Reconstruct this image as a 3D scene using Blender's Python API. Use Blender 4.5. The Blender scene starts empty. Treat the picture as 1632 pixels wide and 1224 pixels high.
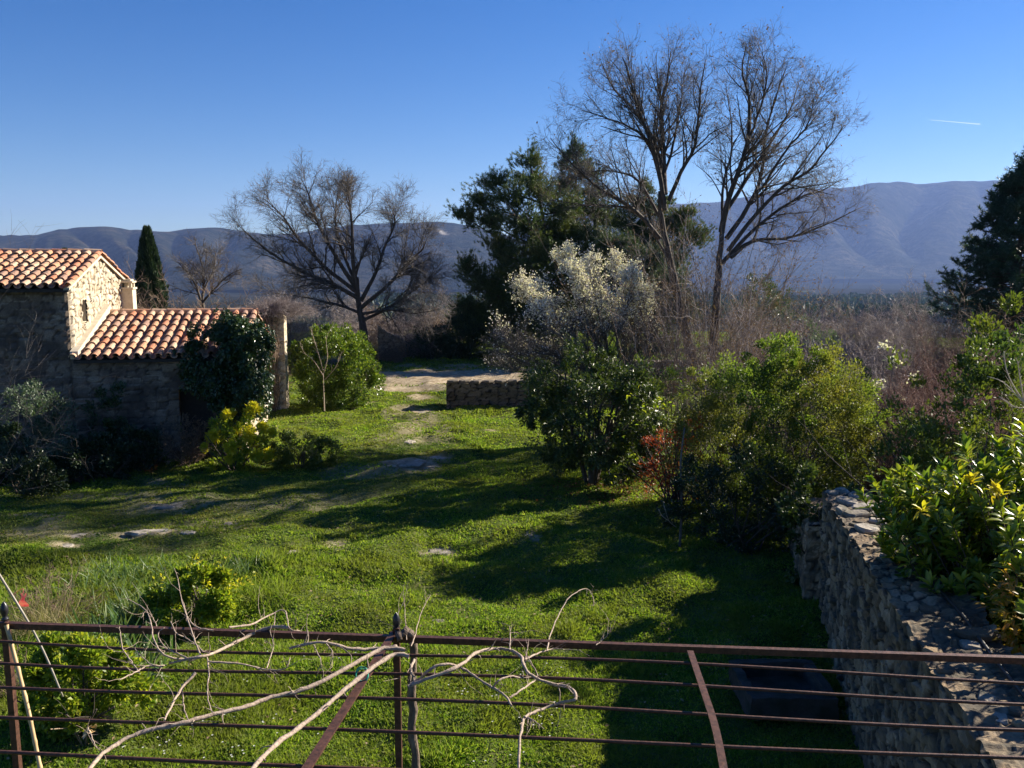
import bpy, math, random
import numpy as np
from mathutils import Vector, Matrix

# ------------------------------------------------------------------ camera, sky, sun, exposure
S = bpy.context.scene
COL = S.collection
rad = math.radians
TH = rad(7.9); F = 1369.0; CH = 4.7
cam_d = bpy.data.cameras.new('camera'); cam = bpy.data.objects.new('camera', cam_d); COL.objects.link(cam)
cam.location = (0, 0, CH); cam.rotation_euler = (rad(90) - TH, 0, 0)
cam_d.sensor_width = 36; cam_d.lens = 36 * F / 1632; cam_d.clip_end = 40000; cam_d.clip_start = 0.05
S.camera = cam
SUN_AZ, SUN_EL = 60.0, 27.0            # azimuth clockwise from +Y (the view direction)
W = bpy.data.worlds.new('World'); S.world = W; W.use_nodes = True
wn = W.node_tree; bg = wn.nodes['Background']
sky = wn.nodes.new('ShaderNodeTexSky'); sky.sky_type = 'NISHITA'; sky.sun_disc = False
sky.sun_elevation = rad(SUN_EL); sky.sun_rotation = rad(SUN_AZ)
sky.altitude = 400; sky.air_density = 1.0; sky.dust_density = 0.1; sky.ozone_density = 4.0
hs = wn.nodes.new('ShaderNodeHueSaturation'); hs.inputs['Saturation'].default_value = 1.38; hs.inputs['Hue'].default_value = .514
wn.links.new(sky.outputs[0], hs.inputs['Color']); wn.links.new(hs.outputs[0], bg.inputs[0]); bg.inputs[1].default_value = 0.045
sd = bpy.data.lights.new('sun', 'SUN'); sun = bpy.data.objects.new('sun', sd); COL.objects.link(sun)
sd.energy = 5.0; sd.angle = rad(0.5); sd.color = (1.0, 0.91, 0.77)
sv = Vector((math.sin(rad(SUN_AZ)) * math.cos(rad(SUN_EL)), math.cos(rad(SUN_AZ)) * math.cos(rad(SUN_EL)), math.sin(rad(SUN_EL))))
sun.rotation_euler = sv.to_track_quat('Z', 'Y').to_euler(); sun.location = sv * 60
S.view_settings.view_transform = 'Standard'; S.view_settings.look = 'None'
S.view_settings.exposure = 1.38; S.view_settings.gamma = 1.0
S.render.engine = 'CYCLES'
cy = S.cycles
cy.max_bounces = 5; cy.diffuse_bounces = 2; cy.glossy_bounces = 2; cy.transmission_bounces = 3; cy.volume_bounces = 0; cy.transparent_max_bounces = 8
cy.caustics_reflective = False; cy.caustics_refractive = False

# ------------------------------------------------------------------ geometry helpers
def ray(px, py):
    a = (px - 816) / F; b = (py - 612) / F
    return np.array([a, math.cos(TH) - b * math.sin(TH), -(math.sin(TH) + b * math.cos(TH))])
def P(px, py, Y):
    r = ray(px, py); p = r * (Y / r[1]); p[2] += CH; return p
def G(px, py, z=0.0):
    r = ray(px, py); return r * ((CH - z) / -r[2]) + np.array([0, 0, CH])
def gz(x, y):
    x = np.asarray(x, float); y = np.asarray(y, float)
    r = np.hypot(x, y)
    h = 0.05 * np.sin(x * .55 + 1.3) * np.sin(y * .43 + .4) + 0.03 * np.sin(x * 1.3 + y * .9) + .02 * np.sin(2.3 * x - 1.9 * y + 1)
    nn = np.zeros_like(x)
    for fx, fy, ph, am in ((2.1, 1.7, .3, .03), (-1.4, 2.9, 1.7, .028), (4.3, 1.1, 2.2, .02), (-3.1, 4.2, 4.1, .018), (6.4, -2.7, .9, .012), (1.9, 7.1, 3.3, .012), (8.3, 6.1, 5.1, .008)):
        nn = nn + am * np.sin(fx * x + fy * y + ph + 1.4 * np.sin(.63 * fy * x - .57 * fx * y + 2 * ph))
    h = (h + np.clip(nn, -.06, .12)) * np.clip((r - 3) / 4, 0, 1) * np.clip((80 - r) / 30, 0, 1)
    d = np.clip((r - 62) / 400, 0, 1); h = h - 40 * d ** 0.8
    d2 = np.clip((r - 400) / 3000, 0, 1); h = h - 50 * d2
    w = np.clip((r - 120) / 800, 0, 1)
    h = h + w * (6 * np.sin(x / 310 + 1) * np.sin(y / 270) + 3 * np.sin(x / 97 + y / 140))
    return h
def nrm(v):
    return v / np.maximum(np.linalg.norm(v, axis=-1, keepdims=True), 1e-9)

class MB:
    def __init__(s): s.v = []; s.f = []; s.n = 0; s.at = []
    def add(s, v, f, at=None, mi=0, smooth=False):
        v = np.asarray(v, float).reshape(-1, 3); f = np.asarray(f, np.int64)
        s.v.append(v); s.f.append((f + s.n, mi, smooth)); s.n += len(v)
        s.at.append(np.zeros((len(v), 2)) if at is None else at)
        return s
    def box(s, c, size, rot=0, mi=0):
        x, y, z = [q / 2 for q in size]
        v = np.array([[i * x, j * y, k * z] for i in (-1, 1) for j in (-1, 1) for k in (-1, 1)])
        if not isinstance(rot, (int, float)): v = v @ np.array(rot).T
        elif rot: R = np.array([[math.cos(rot), -math.sin(rot), 0], [math.sin(rot), math.cos(rot), 0], [0, 0, 1]]); v = v @ R.T
        return s.add(v + np.array(c), [[0, 1, 3, 2], [4, 6, 7, 5], [0, 4, 5, 1], [2, 3, 7, 6], [0, 2, 6, 4], [1, 5, 7, 3]], mi=mi)
    def build(s, name, mats, parent=None, attr=False):
        me = bpy.data.meshes.new(name)
        V = np.concatenate(s.v) if s.v else np.zeros((0, 3))
        lo = []; ls = []; mi = []; sm = []; st = 0
        for f, m, smo in s.f:
            k = f.shape[1]; lo.append(f.ravel()); ls.append(st + np.arange(len(f)) * k); st += f.size
            mi.append(np.full(len(f), m)); sm.append(np.full(len(f), smo))
        lo = np.concatenate(lo); ls = np.concatenate(ls)
        me.vertices.add(len(V)); me.vertices.foreach_set('co', V.astype(np.float32).ravel())
        me.loops.add(len(lo)); me.loops.foreach_set('vertex_index', lo.astype(np.int32))
        me.polygons.add(len(ls)); me.polygons.foreach_set('loop_start', ls.astype(np.int32))
        if not isinstance(mats, (list, tuple)): mats = [mats]
        for m in mats: me.materials.append(m)
        me.polygons.foreach_set('material_index', np.concatenate(mi).astype(np.int32))
        me.polygons.foreach_set('use_smooth', np.concatenate(sm))
        if attr:
            A = np.concatenate(s.at); a = me.attributes.new('dat', 'FLOAT_COLOR', 'POINT')
            c = np.zeros((len(V), 4), np.float32); c[:, :2] = A; c[:, 3] = 1; a.data.foreach_set('color', c.ravel())
        me.update(calc_edges=True); me.validate()
        o = bpy.data.objects.new(name, me); COL.objects.link(o)
        if parent is not None:
            o.parent = parent; o.matrix_parent_inverse = Matrix.Translation(-Vector(parent.location)) if parent.get('_w') else Matrix()
        return o

def tag(o, label=None, cat=None, group=None, kind=None):
    if label: o['label'] = label
    if cat: o['category'] = cat
    if group: o['group'] = group
    if kind: o['kind'] = kind
    return o
def thing(name, label, cat, loc=(0, 0, 0), group=None):
    """an Empty at the base; parts are built in WORLD coordinates and parented to it"""
    o = bpy.data.objects.new(name, None); COL.objects.link(o); o.location = [float(q) for q in loc]; o.empty_display_size = .2
    o['_w'] = 1
    return tag(o, label, cat, group)
def sub(o, part):          # make o a sub-part of part (both meshes in the same coordinates)
    o.parent = part; o.matrix_parent_inverse = Matrix(); return o
def copy_thing(r, loc, rz=0, sc=(1, 1, 1), label=None, group=None):
    n = r.copy(); COL.objects.link(n); n.location = [float(q) for q in loc]; n.rotation_euler = (0, 0, rz); n.scale = sc
    if label: n['label'] = label
    if group: n['group'] = group
    for c in list(r.children):
        k = c.copy(); COL.objects.link(k); k.parent = n
        for g in c.children:
            d = g.copy(); COL.objects.link(d); d.parent = k
    return n

def tubes(mb, PP, RR, sides=4, mi=0):
    """PP (N,K,3) polylines, RR (N,K) radii"""
    N, K, _ = PP.shape
    if N == 0: return
    T = np.empty_like(PP); T[:, 1:-1] = PP[:, 2:] - PP[:, :-2]; T[:, 0] = PP[:, 1] - PP[:, 0]; T[:, -1] = PP[:, -1] - PP[:, -2]
    T = nrm(T)
    m = nrm(T.mean(axis=1)); ref = np.where(np.abs(m[:, 2:3]) > .8, np.array([[1., 0, 0]]), np.array([[0, 0, 1.]]))
    A = nrm(np.cross(T, ref[:, None, :])); B = np.cross(T, A)
    an = np.arange(sides) * 2 * math.pi / sides
    v = PP[:, :, None, :] + RR[:, :, None, None] * (A[:, :, None, :] * np.cos(an)[None, None, :, None] + B[:, :, None, :] * np.sin(an)[None, None, :, None])
    base = (np.arange(N) * K * sides)[:, None, None]; k = (np.arange(K - 1) * sides)[None, :, None]; j = np.arange(sides)[None, None, :]; j2 = (j + 1) % sides
    f = np.stack([base + k + j, base + k + j2, base + k + sides + j2, base + k + sides + j], -1).reshape(-1, 4)
    mb.add(v.reshape(-1, 3), f, mi=mi, smooth=True)
    if sides > 4:
        cap = (base[:, 0] + (K - 1) * sides + np.arange(sides)[None, :]); mb.f.append((cap + (mb.n - len(v.reshape(-1, 3))), mi, False))
def poly(pts, n=None):
    """smooth resampled polyline"""
    p = np.array(pts, float)
    n = n or max(3, (len(p) - 1) * 4 + 1)
    t = np.linspace(0, len(p) - 1, n); i = np.clip(t.astype(int), 0, len(p) - 2); u = (t - i)[:, None]
    q = lambda k: p[np.clip(k, 0, len(p) - 1)]
    a, b, c, d = q(i - 1), q(i), q(i + 1), q(i + 2)
    return .5 * ((2 * b) + (c - a) * u + (2 * a - 5 * b + 4 * c - d) * u ** 2 + (3 * b - a - 3 * c + d) * u ** 3)
def tube1(mb, pts, r0, r1, n=None, sides=7, mi=0, wob=0, rng=None):
    p = poly(pts, n)
    if wob: p[1:-1] += rng.normal(0, wob, p[1:-1].shape)
    r = np.linspace(r0, r1, len(p))
    if wob: r = r * (1 + rng.uniform(-.15, .15, len(r)))
    tubes(mb, p[None], r[None], sides, mi); return p, r
def resamp(lines, K):
    PP = []; RR = []
    for p, r in lines:
        t = np.linspace(0, len(p) - 1, K); i = np.clip(t.astype(int), 0, len(p) - 2); u = t - i
        PP.append(p[i] * (1 - u[:, None]) + p[i + 1] * u[:, None]); RR.append(r[i] * (1 - u) + r[i + 1] * u)
    return np.array(PP), np.array(RR)
def kids(rng, PP, RR, n, L, ang, up=.1, K=5, rr=.5, t0=.2, t1=1., wig=.12, rmin=.003, end=.35, taperL=.4, upw=.0, bias=None):
    N = len(PP); Kp = PP.shape[1]
    idx = np.repeat(np.arange(N), n); M = len(idx)
    t = rng.uniform(t0, t1, M); s = t * (Kp - 1); i = np.clip(s.astype(int), 0, Kp - 2); u = (s - i)[:, None]
    pos = PP[idx, i] * (1 - u) + PP[idx, i + 1] * u; tan = nrm(PP[idx, i + 1] - PP[idx, i]); r = RR[idx, i] * (1 - u[:, 0]) + RR[idx, i + 1] * u[:, 0]
    q = rng.normal(0, 1, (M, 3)); q = nrm(q - (q * tan).sum(-1, keepdims=True) * tan)
    a = rng.uniform(ang[0], ang[1], M)[:, None]
    d = tan * np.cos(a) + q * np.sin(a); d[:, 2] += up
    if bias is not None: d += bias
    d = nrm(d); LL = rng.uniform(L[0], L[1], M) * (1 - taperL * t)
    out = np.empty((M, K, 3)); out[:, 0] = pos; cur = pos
    for k in range(1, K):
        d = d + rng.normal(0, wig, (M, 3)); d[:, 2] += upw; d = nrm(d)
        cur = cur + d * (LL / (K - 1))[:, None]; out[:, k] = cur
    r0 = np.maximum(r * rr, rmin); R = r0[:, None] * np.linspace(1, end, K)[None, :]
    return out, R
def leaves(mb, C, D, N, L, Wd, mi=0, fold=.2, at=None):
    """diamond leaf, two triangles folded on the midrib"""
    n = len(C); D = nrm(D); Sd = nrm(np.cross(D, N)); N = np.cross(Sd, D)
    L = np.broadcast_to(L, (n,))[:, None]; Wd = np.broadcast_to(Wd, (n,))[:, None]
    v = np.stack([C, C + D * L * .45 + Sd * Wd * .5 + N * Wd * fold, C + D * L, C + D * L * .45 - Sd * Wd * .5 + N * Wd * fold], 1)
    b = (np.arange(n) * 4)[:, None]
    f = np.concatenate([b + np.array([[0, 2, 1]]), b + np.array([[0, 3, 2]])], 1).reshape(-1, 3)
    mb.add(v.reshape(-1, 3), f, mi=mi)
def bigleaves(mb, C, D, N, L, Wd, mi=0):
    """elongated folded and bowed leaf, ten vertices"""
    n = len(C); D = nrm(D); Sd = nrm(np.cross(D, N)); N = np.cross(Sd, D)
    L = np.broadcast_to(L, (n,))[:, None]; Wd = np.broadcast_to(Wd, (n,))[:, None]
    row = [(0, 0.06), (.28, .8), (.62, 1.), (.86, .55), (1., .04)]; vs = []
    for t, w in row:
        c = C + D * L * t - N * L * (.28 * t * t)
        vs += [c + Sd * Wd * .5 * w + N * Wd * .18 * w, c, c - Sd * Wd * .5 * w + N * Wd * .18 * w]
    v = np.stack(vs, 1); b = (np.arange(n) * 15)[:, None]; f = []
    for k in range(4):
        a = 3 * k; f += [[a, a + 1, a + 4, a + 3], [a + 1, a + 2, a + 5, a + 4]]
    f = (b[:, :, None] + np.array(f)[None]).reshape(-1, 4)
    mb.add(v.reshape(-1, 3), f, mi=mi, smooth=True)
def rdir(rng, n): return nrm(rng.normal(0, 1, (n, 3)))

# ------------------------------------------------------------------ materials
def newmat(name):
    m = bpy.data.materials.new(name); m.use_nodes = True; t = m.node_tree; b = t.nodes['Principled BSDF']; return m, t, b
def nd(t, typ, **k):
    n = t.nodes.new(typ)
    for a, v in k.items(): setattr(n, a, v)
    return n
def ramp(t, fac, cols, pos=None, interp='LINEAR'):
    r = nd(t, 'ShaderNodeValToRGB'); e = r.color_ramp; e.interpolation = interp
    while len(e.elements) < len(cols): e.elements.new(.5)
    for i, c in enumerate(cols):
        e.elements[i].position = pos[i] if pos else i / max(1, len(cols) - 1); e.elements[i].color = (*c, 1)
    if fac is not None: t.links.new(fac, r.inputs[0])
    return r.outputs[0]
def noise(t, scale, detail=4, rough=.6, vec=None, dim='3D'):
    n = nd(t, 'ShaderNodeTexNoise'); n.inputs['Scale'].default_value = scale; n.inputs['Detail'].default_value = detail; n.inputs['Roughness'].default_value = rough
    if vec is not None: t.links.new(vec, n.inputs['Vector'])
    return n.outputs[0]
def mix(t, fac, a, b, mode='MIX'):
    n = nd(t, 'ShaderNodeMix'); n.data_type = 'RGBA'; n.blend_type = mode
    for s, v in ((n.inputs[0], fac), (n.inputs[6], a), (n.inputs[7], b)):
        if hasattr(v, 'links') or hasattr(v, 'is_linked'): t.links.new(v, s)
        elif isinstance(v, tuple): s.default_value = (*v, 1)
        else: s.default_value = v
    return n.outputs[2]
def bump(t, b, h, st=.4, dist=.02):
    n = nd(t, 'ShaderNodeBump'); n.inputs['Strength'].default_value = st; n.inputs['Distance'].default_value = dist
    t.links.new(h, n.inputs['Height']); t.links.new(n.outputs[0], b.inputs['Normal'])
def pos(t): return nd(t, 'ShaderNodeNewGeometry').outputs['Position']
def leafmat(name, cols, rough=.45, trans=.35, spec=.4, patch=None):
    m, t, b = newmat(name)
    g = nd(t, 'ShaderNodeNewGeometry')
    c = ramp(t, g.outputs['Random Per Island'], cols)
    if patch: c = mix(t, ramp(t, noise(t, patch[1], 3, .6, g.outputs['Position']), [(0, 0, 0), (1, 1, 1)], [.42, .6]), c, patch[0])
    t.links.new(c, b.inputs['Base Color']); b.inputs['Roughness'].default_value = rough; b.inputs['Specular IOR Level'].default_value = spec
    if trans:
        tr = nd(t, 'ShaderNodeBsdfTranslucent'); mx = nd(t, 'ShaderNodeMixShader'); mx.inputs[0].default_value = trans
        c2 = mix(t, 1., c, (1.25, 1.35, .6), 'MULTIPLY'); t.links.new(c2, tr.inputs[0])
        t.links.new(b.outputs[0], mx.inputs[1]); t.links.new(tr.outputs[0], mx.inputs[2]); t.links.new(mx.outputs[0], t.nodes['Material Output'].inputs[0])
    return m
def woodmat(name, cols, scale=12, rough=.85, bst=.6, bd=.01, stretch=(1, 1, .25)):
    m, t, b = newmat(name)
    mp = nd(t, 'ShaderNodeMapping'); mp.inputs['Scale'].default_value = stretch; t.links.new(pos(t), mp.inputs[0])
    n = noise(t, scale, 5, .65, mp.outputs[0]); t.links.new(ramp(t, n, cols, [.3 + .4 * i / (len(cols) - 1) for i in range(len(cols))]), b.inputs['Base Color'])
    b.inputs['Roughness'].default_value = rough; bump(t, b, n, bst, bd); return m

M = {}
M['bark'] = woodmat('bark', [(.05, .042, .035), (.13, .11, .09), (.2, .17, .14)])
M['bark_dark'] = woodmat('bark_dark', [(.03, .022, .016), (.075, .055, .04), (.11, .09, .07)])
M['bark_pale'] = woodmat('bark_pale', [(.16, .12, .09), (.32, .25, .19), (.42, .35, .27)], 18)
M['twig_thicket'] = leafmat('twig_thicket', [(.15, .12, .11), (.28, .23, .21), (.42, .36, .33)], .8, 0)
M['twig_grey'] = leafmat('twig_grey', [(.07, .058, .05), (.13, .11, .095), (.2, .175, .15)], .8, 0)
M['twig_brown'] = leafmat('twig_brown', [(.11, .07, .045), (.22, .15, .1), (.34, .25, .17)], .8, 0)
M['twig_red'] = leafmat('twig_red', [(.1, .045, .035), (.2, .1, .07), (.3, .17, .12)], .8, 0)
M['twig_pale'] = leafmat('twig_pale', [(.3, .23, .17), (.45, .36, .27), (.55, .46, .36)], .8, 0)
M['bud'] = leafmat('bud', [(.16, .11, .06), (.27, .17, .1), (.2, .1, .07)], .7, .2)
M['blossom'] = leafmat('blossom', [(.7, .63, .66), (.85, .8, .84), (.72, .62, .64)], .7, .35)
M['pine'] = leafmat('pine', [(.025, .05, .022), (.05, .09, .03), (.1, .14, .04)], .5, .25, patch=((.11, .13, .04), .9))
M['pine_grey'] = leafmat('pine_grey', [(.05, .075, .04), (.085, .12, .06), (.12, .15, .08)], .5, .2)
M['conifer'] = leafmat('conifer', [(.02, .05, .032), (.04, .085, .055), (.07, .12, .07)], .5, .2)
M['cypress'] = leafmat('cypress', [(.012, .03, .012), (.03, .055, .02), (.05, .08, .03)], .6, .12)
M['laurel'] = leafmat('laurel', [(.03, .05, .012), (.06, .09, .02), (.12, .15, .03)], .4, .25, .4)
M['laurel_bright'] = leafmat('laurel_bright', [(.05, .1, .015), (.11, .17, .025), (.24, .27, .045)], .3, .38, .5)
M['green_shrub'] = leafmat('green_shrub', [(.035, .065, .014), (.075, .12, .024), (.13, .17, .04)], .45, .35, .35, patch=((.13, .15, .025), .7))
M['bright_shrub'] = leafmat('bright_shrub', [(.06, .1, .018), (.12, .175, .028), (.2, .25, .05)], .42, .5, .4, patch=((.19, .18, .045), .8))
M['ivy'] = leafmat('ivy', [(.015, .035, .01), (.035, .065, .015), (.07, .11, .03)], .28, .15, .5)
M['grey_green'] = leafmat('grey_green', [(.05, .09, .045), (.1, .15, .085), (.16, .2, .12)], .45, .25)
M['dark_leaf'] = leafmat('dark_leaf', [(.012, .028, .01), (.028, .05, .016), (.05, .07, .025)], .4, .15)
M['yellow_leaf'] = leafmat('yellow_leaf', [(.55, .5, .03), (.75, .62, .05), (.45, .46, .05)], .4, .5)
M['yellow_green'] = leafmat('yellow_green', [(.11, .18, .02), (.22, .29, .03), (.4, .39, .04)], .4, .5, .4)
M['magnolia'] = leafmat('magnolia', [(.07, .13, .014), (.16, .23, .02), (.3, .34, .03), (.46, .44, .04)], .32, .42, .45)
M['magnolia_gold'] = leafmat('magnolia_gold', [(.42, .38, .03), (.6, .5, .04), (.5, .36, .03)], .35, .4)
M['red_leaf'] = leafmat('red_leaf', [(.25, .035, .015), (.4, .07, .03), (.16, .05, .02)], .5, .4)
M['rust_leaf'] = leafmat('rust_leaf', [(.16, .05, .02), (.28, .1, .03), (.12, .09, .02)], .5, .35)
M['grass'] = leafmat('grass', [(.075, .15, .014), (.15, .235, .022), (.24, .32, .04), (.33, .35, .09)], .6, .5, .2, patch=((.17, .2, .035), .75))
M['moss_grass'] = leafmat('moss_grass', [(.12, .13, .025), (.19, .21, .035), (.25, .24, .06), (.32, .27, .12)], .7, .35, .15, patch=((.08, .14, .02), .6))
M['dry_grass'] = leafmat('dry_grass', [(.22, .2, .09), (.34, .28, .15), (.14, .15, .05)], .7, .35)
M['iris_leaf'] = leafmat('iris_leaf', [(.06, .12, .05), (.12, .19, .07), (.2, .24, .09)], .4, .35)
M['white'] = leafmat('petal_white', [(.8, .8, .76), (.7, .7, .66)], .6, .3)
M['pink'] = leafmat('ribbon_pink', [(.75, .1, .16), (.8, .2, .22)], .5, .3)
M['green_tie'] = leafmat('green_tie', [(.02, .3, .2), (.03, .35, .22)], .5, 0)

def stonemat(name, cols, mortar, fine=30, bst=.5, grime=None):
    m, t, b = newmat(name)
    a = nd(t, 'ShaderNodeAttribute'); a.attribute_name = 'dat'; sp = nd(t, 'ShaderNodeSeparateColor'); t.links.new(a.outputs['Color'], sp.inputs[0])
    p = pos(t)
    c = ramp(t, sp.outputs[0], cols); n1 = noise(t, fine, 6, .7, p)
    c = mix(t, 1., c, ramp(t, n1, [(.6, .57, .53), (1.15, 1.12, 1.1)], [.3, .7]), 'MULTIPLY')
    mf = ramp(t, sp.outputs[1], [(1, 1, 1), (0, 0, 0)], [.05, .22])
    c = mix(t, mf, c, mortar)
    if grime: c = mix(t, ramp(t, noise(t, grime[1], 4, .6, p), [(0, 0, 0), (.85, .85, .85)], [.45, .62]), c, grime[0])
    t.links.new(c, b.inputs['Base Color']); b.inputs['Roughness'].default_value = .92; b.inputs['Specular IOR Level'].default_value = .25
    bump(t, b, n1, bst, .015); return m
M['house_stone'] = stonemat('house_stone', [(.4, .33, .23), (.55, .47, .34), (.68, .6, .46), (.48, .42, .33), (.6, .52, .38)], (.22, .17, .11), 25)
M['shade_stone'] = stonemat('shade_darkened_stone', [(.13, .1, .075), (.25, .2, .15), (.34, .28, .21), (.17, .13, .1), (.28, .23, .17)], (.09, .07, .055), 25, .6, ((.07, .055, .045), 1.6))  # old dirty house stone, coloured darker to put shade on the front walls
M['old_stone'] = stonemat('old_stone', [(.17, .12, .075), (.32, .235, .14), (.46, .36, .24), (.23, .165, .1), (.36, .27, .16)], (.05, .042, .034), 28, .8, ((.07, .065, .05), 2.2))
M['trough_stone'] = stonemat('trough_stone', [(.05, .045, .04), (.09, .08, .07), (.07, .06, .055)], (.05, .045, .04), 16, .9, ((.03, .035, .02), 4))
M['dry_stone'] = stonemat('dry_stone', [(.1, .085, .065), (.2, .17, .13), (.14, .12, .09)], (.02, .018, .015), 22, .8)
M['ochre_stone'] = stonemat('ochre_stone', [(.34, .23, .14), (.45, .32, .2), (.5, .38, .26)], (.2, .13, .08), 20)
M['pale_rock'] = stonemat('pale_rock', [(.28, .25, .2), (.4, .36, .3), (.48, .44, .37)], (.4, .37, .32), 14, .9, ((.12, .11, .07), 5))
def tilemat():
    m, t, b = newmat('roof_tile'); g = nd(t, 'ShaderNodeNewGeometry')
    c = ramp(t, g.outputs['Random Per Island'], [(.46, .22, .12), (.5, .29, .17), (.46, .17, .08), (.55, .36, .23), (.32, .18, .12), (.5, .25, .13), (.4, .27, .18)], interp='CONSTANT')
    n = noise(t, 9, 6, .7, g.outputs['Position'])
    c = mix(t, ramp(t, n, [(0, 0, 0), (.9, .9, .9)], [.5, .68]), c, (.13, .1, .08))
    c = mix(t, ramp(t, noise(t, 40, 3, .6, g.outputs['Position']), [(0, 0, 0), (.4, .4, .4)], [.55, .7]), c, (.42, .36, .27))
    t.links.new(c, b.inputs['Base Color']); b.inputs['Roughness'].default_value = .85; bump(t, b, n, .4, .01); return m
M['tile'] = tilemat()
def plain(name, c1, c2, scale=20, rough=.8, bst=.3, metal=0):
    m, t, b = newmat(name); n = noise(t, scale, 6, .65, pos(t)); t.links.new(ramp(t, n, [c1, c2], [.35, .65]), b.inputs['Base Color'])
    b.inputs['Roughness'].default_value = rough; b.inputs['Metallic'].default_value = metal; bump(t, b, n, bst, .004); return m
M['render'] = plain('lime_render', (.5, .42, .29), (.62, .54, .4), 8)
M['rust'] = plain('rusty_iron', (.045, .02, .013), (.125, .055, .034), 45, .55, .5, .3)
M['black_iron'] = plain('black_iron', (.012, .012, .014), (.03, .028, .028), 30, .35, .3)
M['cable'] = plain('black_cable', (.01, .01, .01), (.02, .02, .02), 30, .5, .1)
M['dark_inside'] = plain('opening_shade_boards', (.02, .016, .012), (.04, .03, .022), 14, .8)  # near-black: paints the shade inside window and door openings; also roof boarding
M['cane'] = woodmat('bamboo_cane', [(.42, .27, .12), (.58, .4, .2), (.66, .5, .28)], 9, .45, .1, .002, (1, 1, .3))
M['stick'] = woodmat('pale_stick', [(.3, .26, .21), (.45, .4, .34)], 20, .6, .2, .003)
M['vine_trunk'] = woodmat('vine_trunk_bark', [(.05, .035, .025), (.14, .1, .07), (.24, .18, .13)], 45, .9, 1., .012, (1, 1, .3))
M['vine_bark'] = woodmat('vine_bark', [(.17, .12, .085), (.36, .27, .2), (.46, .37, .28)], 60, .85, .9, .006, (1, 1, 1))

# ground
def groundmat():
    m, t, b = newmat('ground_soil'); p = pos(t)
    a = nd(t, 'ShaderNodeAttribute'); a.attribute_name = 'dat'; sp = nd(t, 'ShaderNodeSeparateColor'); t.links.new(a.outputs['Color'], sp.inputs[0])
    gr = ramp(t, noise(t, 1.6, 8, .75, p), [(.04, .055, .018), (.08, .11, .028), (.16, .15, .06)], [.35, .5, .68])
    so = ramp(t, noise(t, 5, 8, .7, p), [(.2, .15, .09), (.38, .3, .2), (.5, .42, .3)], [.35, .5, .65])
    c = mix(t, sp.outputs[0], gr, so)
    # fields and woods of the plain, far away
    v = nd(t, 'ShaderNodeTexVoronoi'); v.inputs['Scale'].default_value = .006; v.distance = 'CHEBYCHEV'; t.links.new(p, v.inputs['Vector'])
    s2 = nd(t, 'ShaderNodeSeparateColor'); t.links.new(v.outputs['Color'], s2.inputs[0])
    fl = ramp(t, s2.outputs[0], [(.05, .045, .03), (.07, .11, .035), (.045, .04, .028), (.1, .085, .055), (.03, .036, .024), (.06, .09, .035)], interp='CONSTANT')
    fl = mix(t, ramp(t, noise(t, .012, 6, .7, p), [(0, 0, 0), (1, 1, 1)], [.44, .5]), fl, (.03, .03, .022))
    dw = ramp(t, noise(t, .0009, 5, .6, p), [(0, 0, 0), (1, 1, 1)], [.38, .46]); fl = mix(t, dw, fl, (.02, .022, .016))
    c = mix(t, sp.outputs[1], c, fl)
    t.links.new(c, b.inputs['Base Color']); b.inputs['Roughness'].default_value = 1.; b.inputs['Specular IOR Level'].default_value = .0
    bump(t, b, noise(t, 14, 8, .75, p), .6, .05); return m
M['ground'] = groundmat()
def hillmat(name, dark, mid, light, s):
    m, t, b = newmat(name); p = pos(t)
    c = ramp(t, noise(t, .004 * s, 10, .72, p), [dark, mid, light], [.36, .5, .68])
    c = mix(t, ramp(t, noise(t, .03 * s, 6, .75, p), [(0, 0, 0), (.9, .9, .9)], [.42, .58]), c, dark)
    a = nd(t, 'ShaderNodeAttribute'); a.attribute_name = 'dat'; sp = nd(t, 'ShaderNodeSeparateColor'); t.links.new(a.outputs['Color'], sp.inputs[0])
    c = mix(t, sp.outputs[0], c, (.42, .38, .32))
    t.links.new(c, b.inputs['Base Color']); b.inputs['Roughness'].default_value = 1; b.inputs['Specular IOR Level'].default_value = 0
    bump(t, b, noise(t, .012 * s, 9, .8, p), 1., 45); return m
M['hill'] = hillmat('hill_woods', (.01, .016, .009), (.05, .048, .03), (.15, .12, .075), 1.)
M['mountain'] = hillmat('mountain_woods', (.016, .022, .014), (.055, .055, .038), (.13, .115, .08), .7)

# ------------------------------------------------------------------ ground sheet
PATCH = [(730, 599, 150, 11, 1.), (810, 590, 90, 8, .6), (640, 608, 60, 10, .8),
  # px,py, half width px, half height px, strength : bare dirt seen on the track
    (730, 605, 130, 8, 1.), (660, 617, 70, 5, .9), (668, 631, 20, 4, .8), (672, 656, 22, 5, 1), (628, 660, 10, 12, .5), (655, 742, 45, 9, .9),
    (690, 730, 30, 6, .6), (640, 700, 60, 8, .35), (500, 790, 160, 9, .25), (265, 805, 35, 5, .8), (240, 848, 60, 6, .8), (130, 850, 32, 5, .8), (100, 868, 25, 5, .7),
    (465, 886, 10, 6, .8), (698, 876, 28, 8, .7), (355, 828, 30, 6, .5), (70, 826, 60, 5, .4), (700, 585, 80, 5, .5), (860, 600, 120, 6, .8), (200, 790, 150, 6, .3), (300, 810, 120, 6, .3),
  (665, 680, 35, 30, .45), (600, 750, 90, 12, .4), (400, 800, 180, 12, .35), (60, 850, 90, 10, .4), (640, 655, 25, 12, .5), (700, 690, 25, 14, .35), (330, 835, 140, 8, .35)]
_pp = []
for px, py, hw, hh, s in PATCH:
    c = G(px, py); a = G(px + hw, py); b = G(px, py + hh); _pp.append((c[0], c[1], abs(a[0] - c[0]), max(.12, abs(b[1] - c[1])), s))
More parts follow.
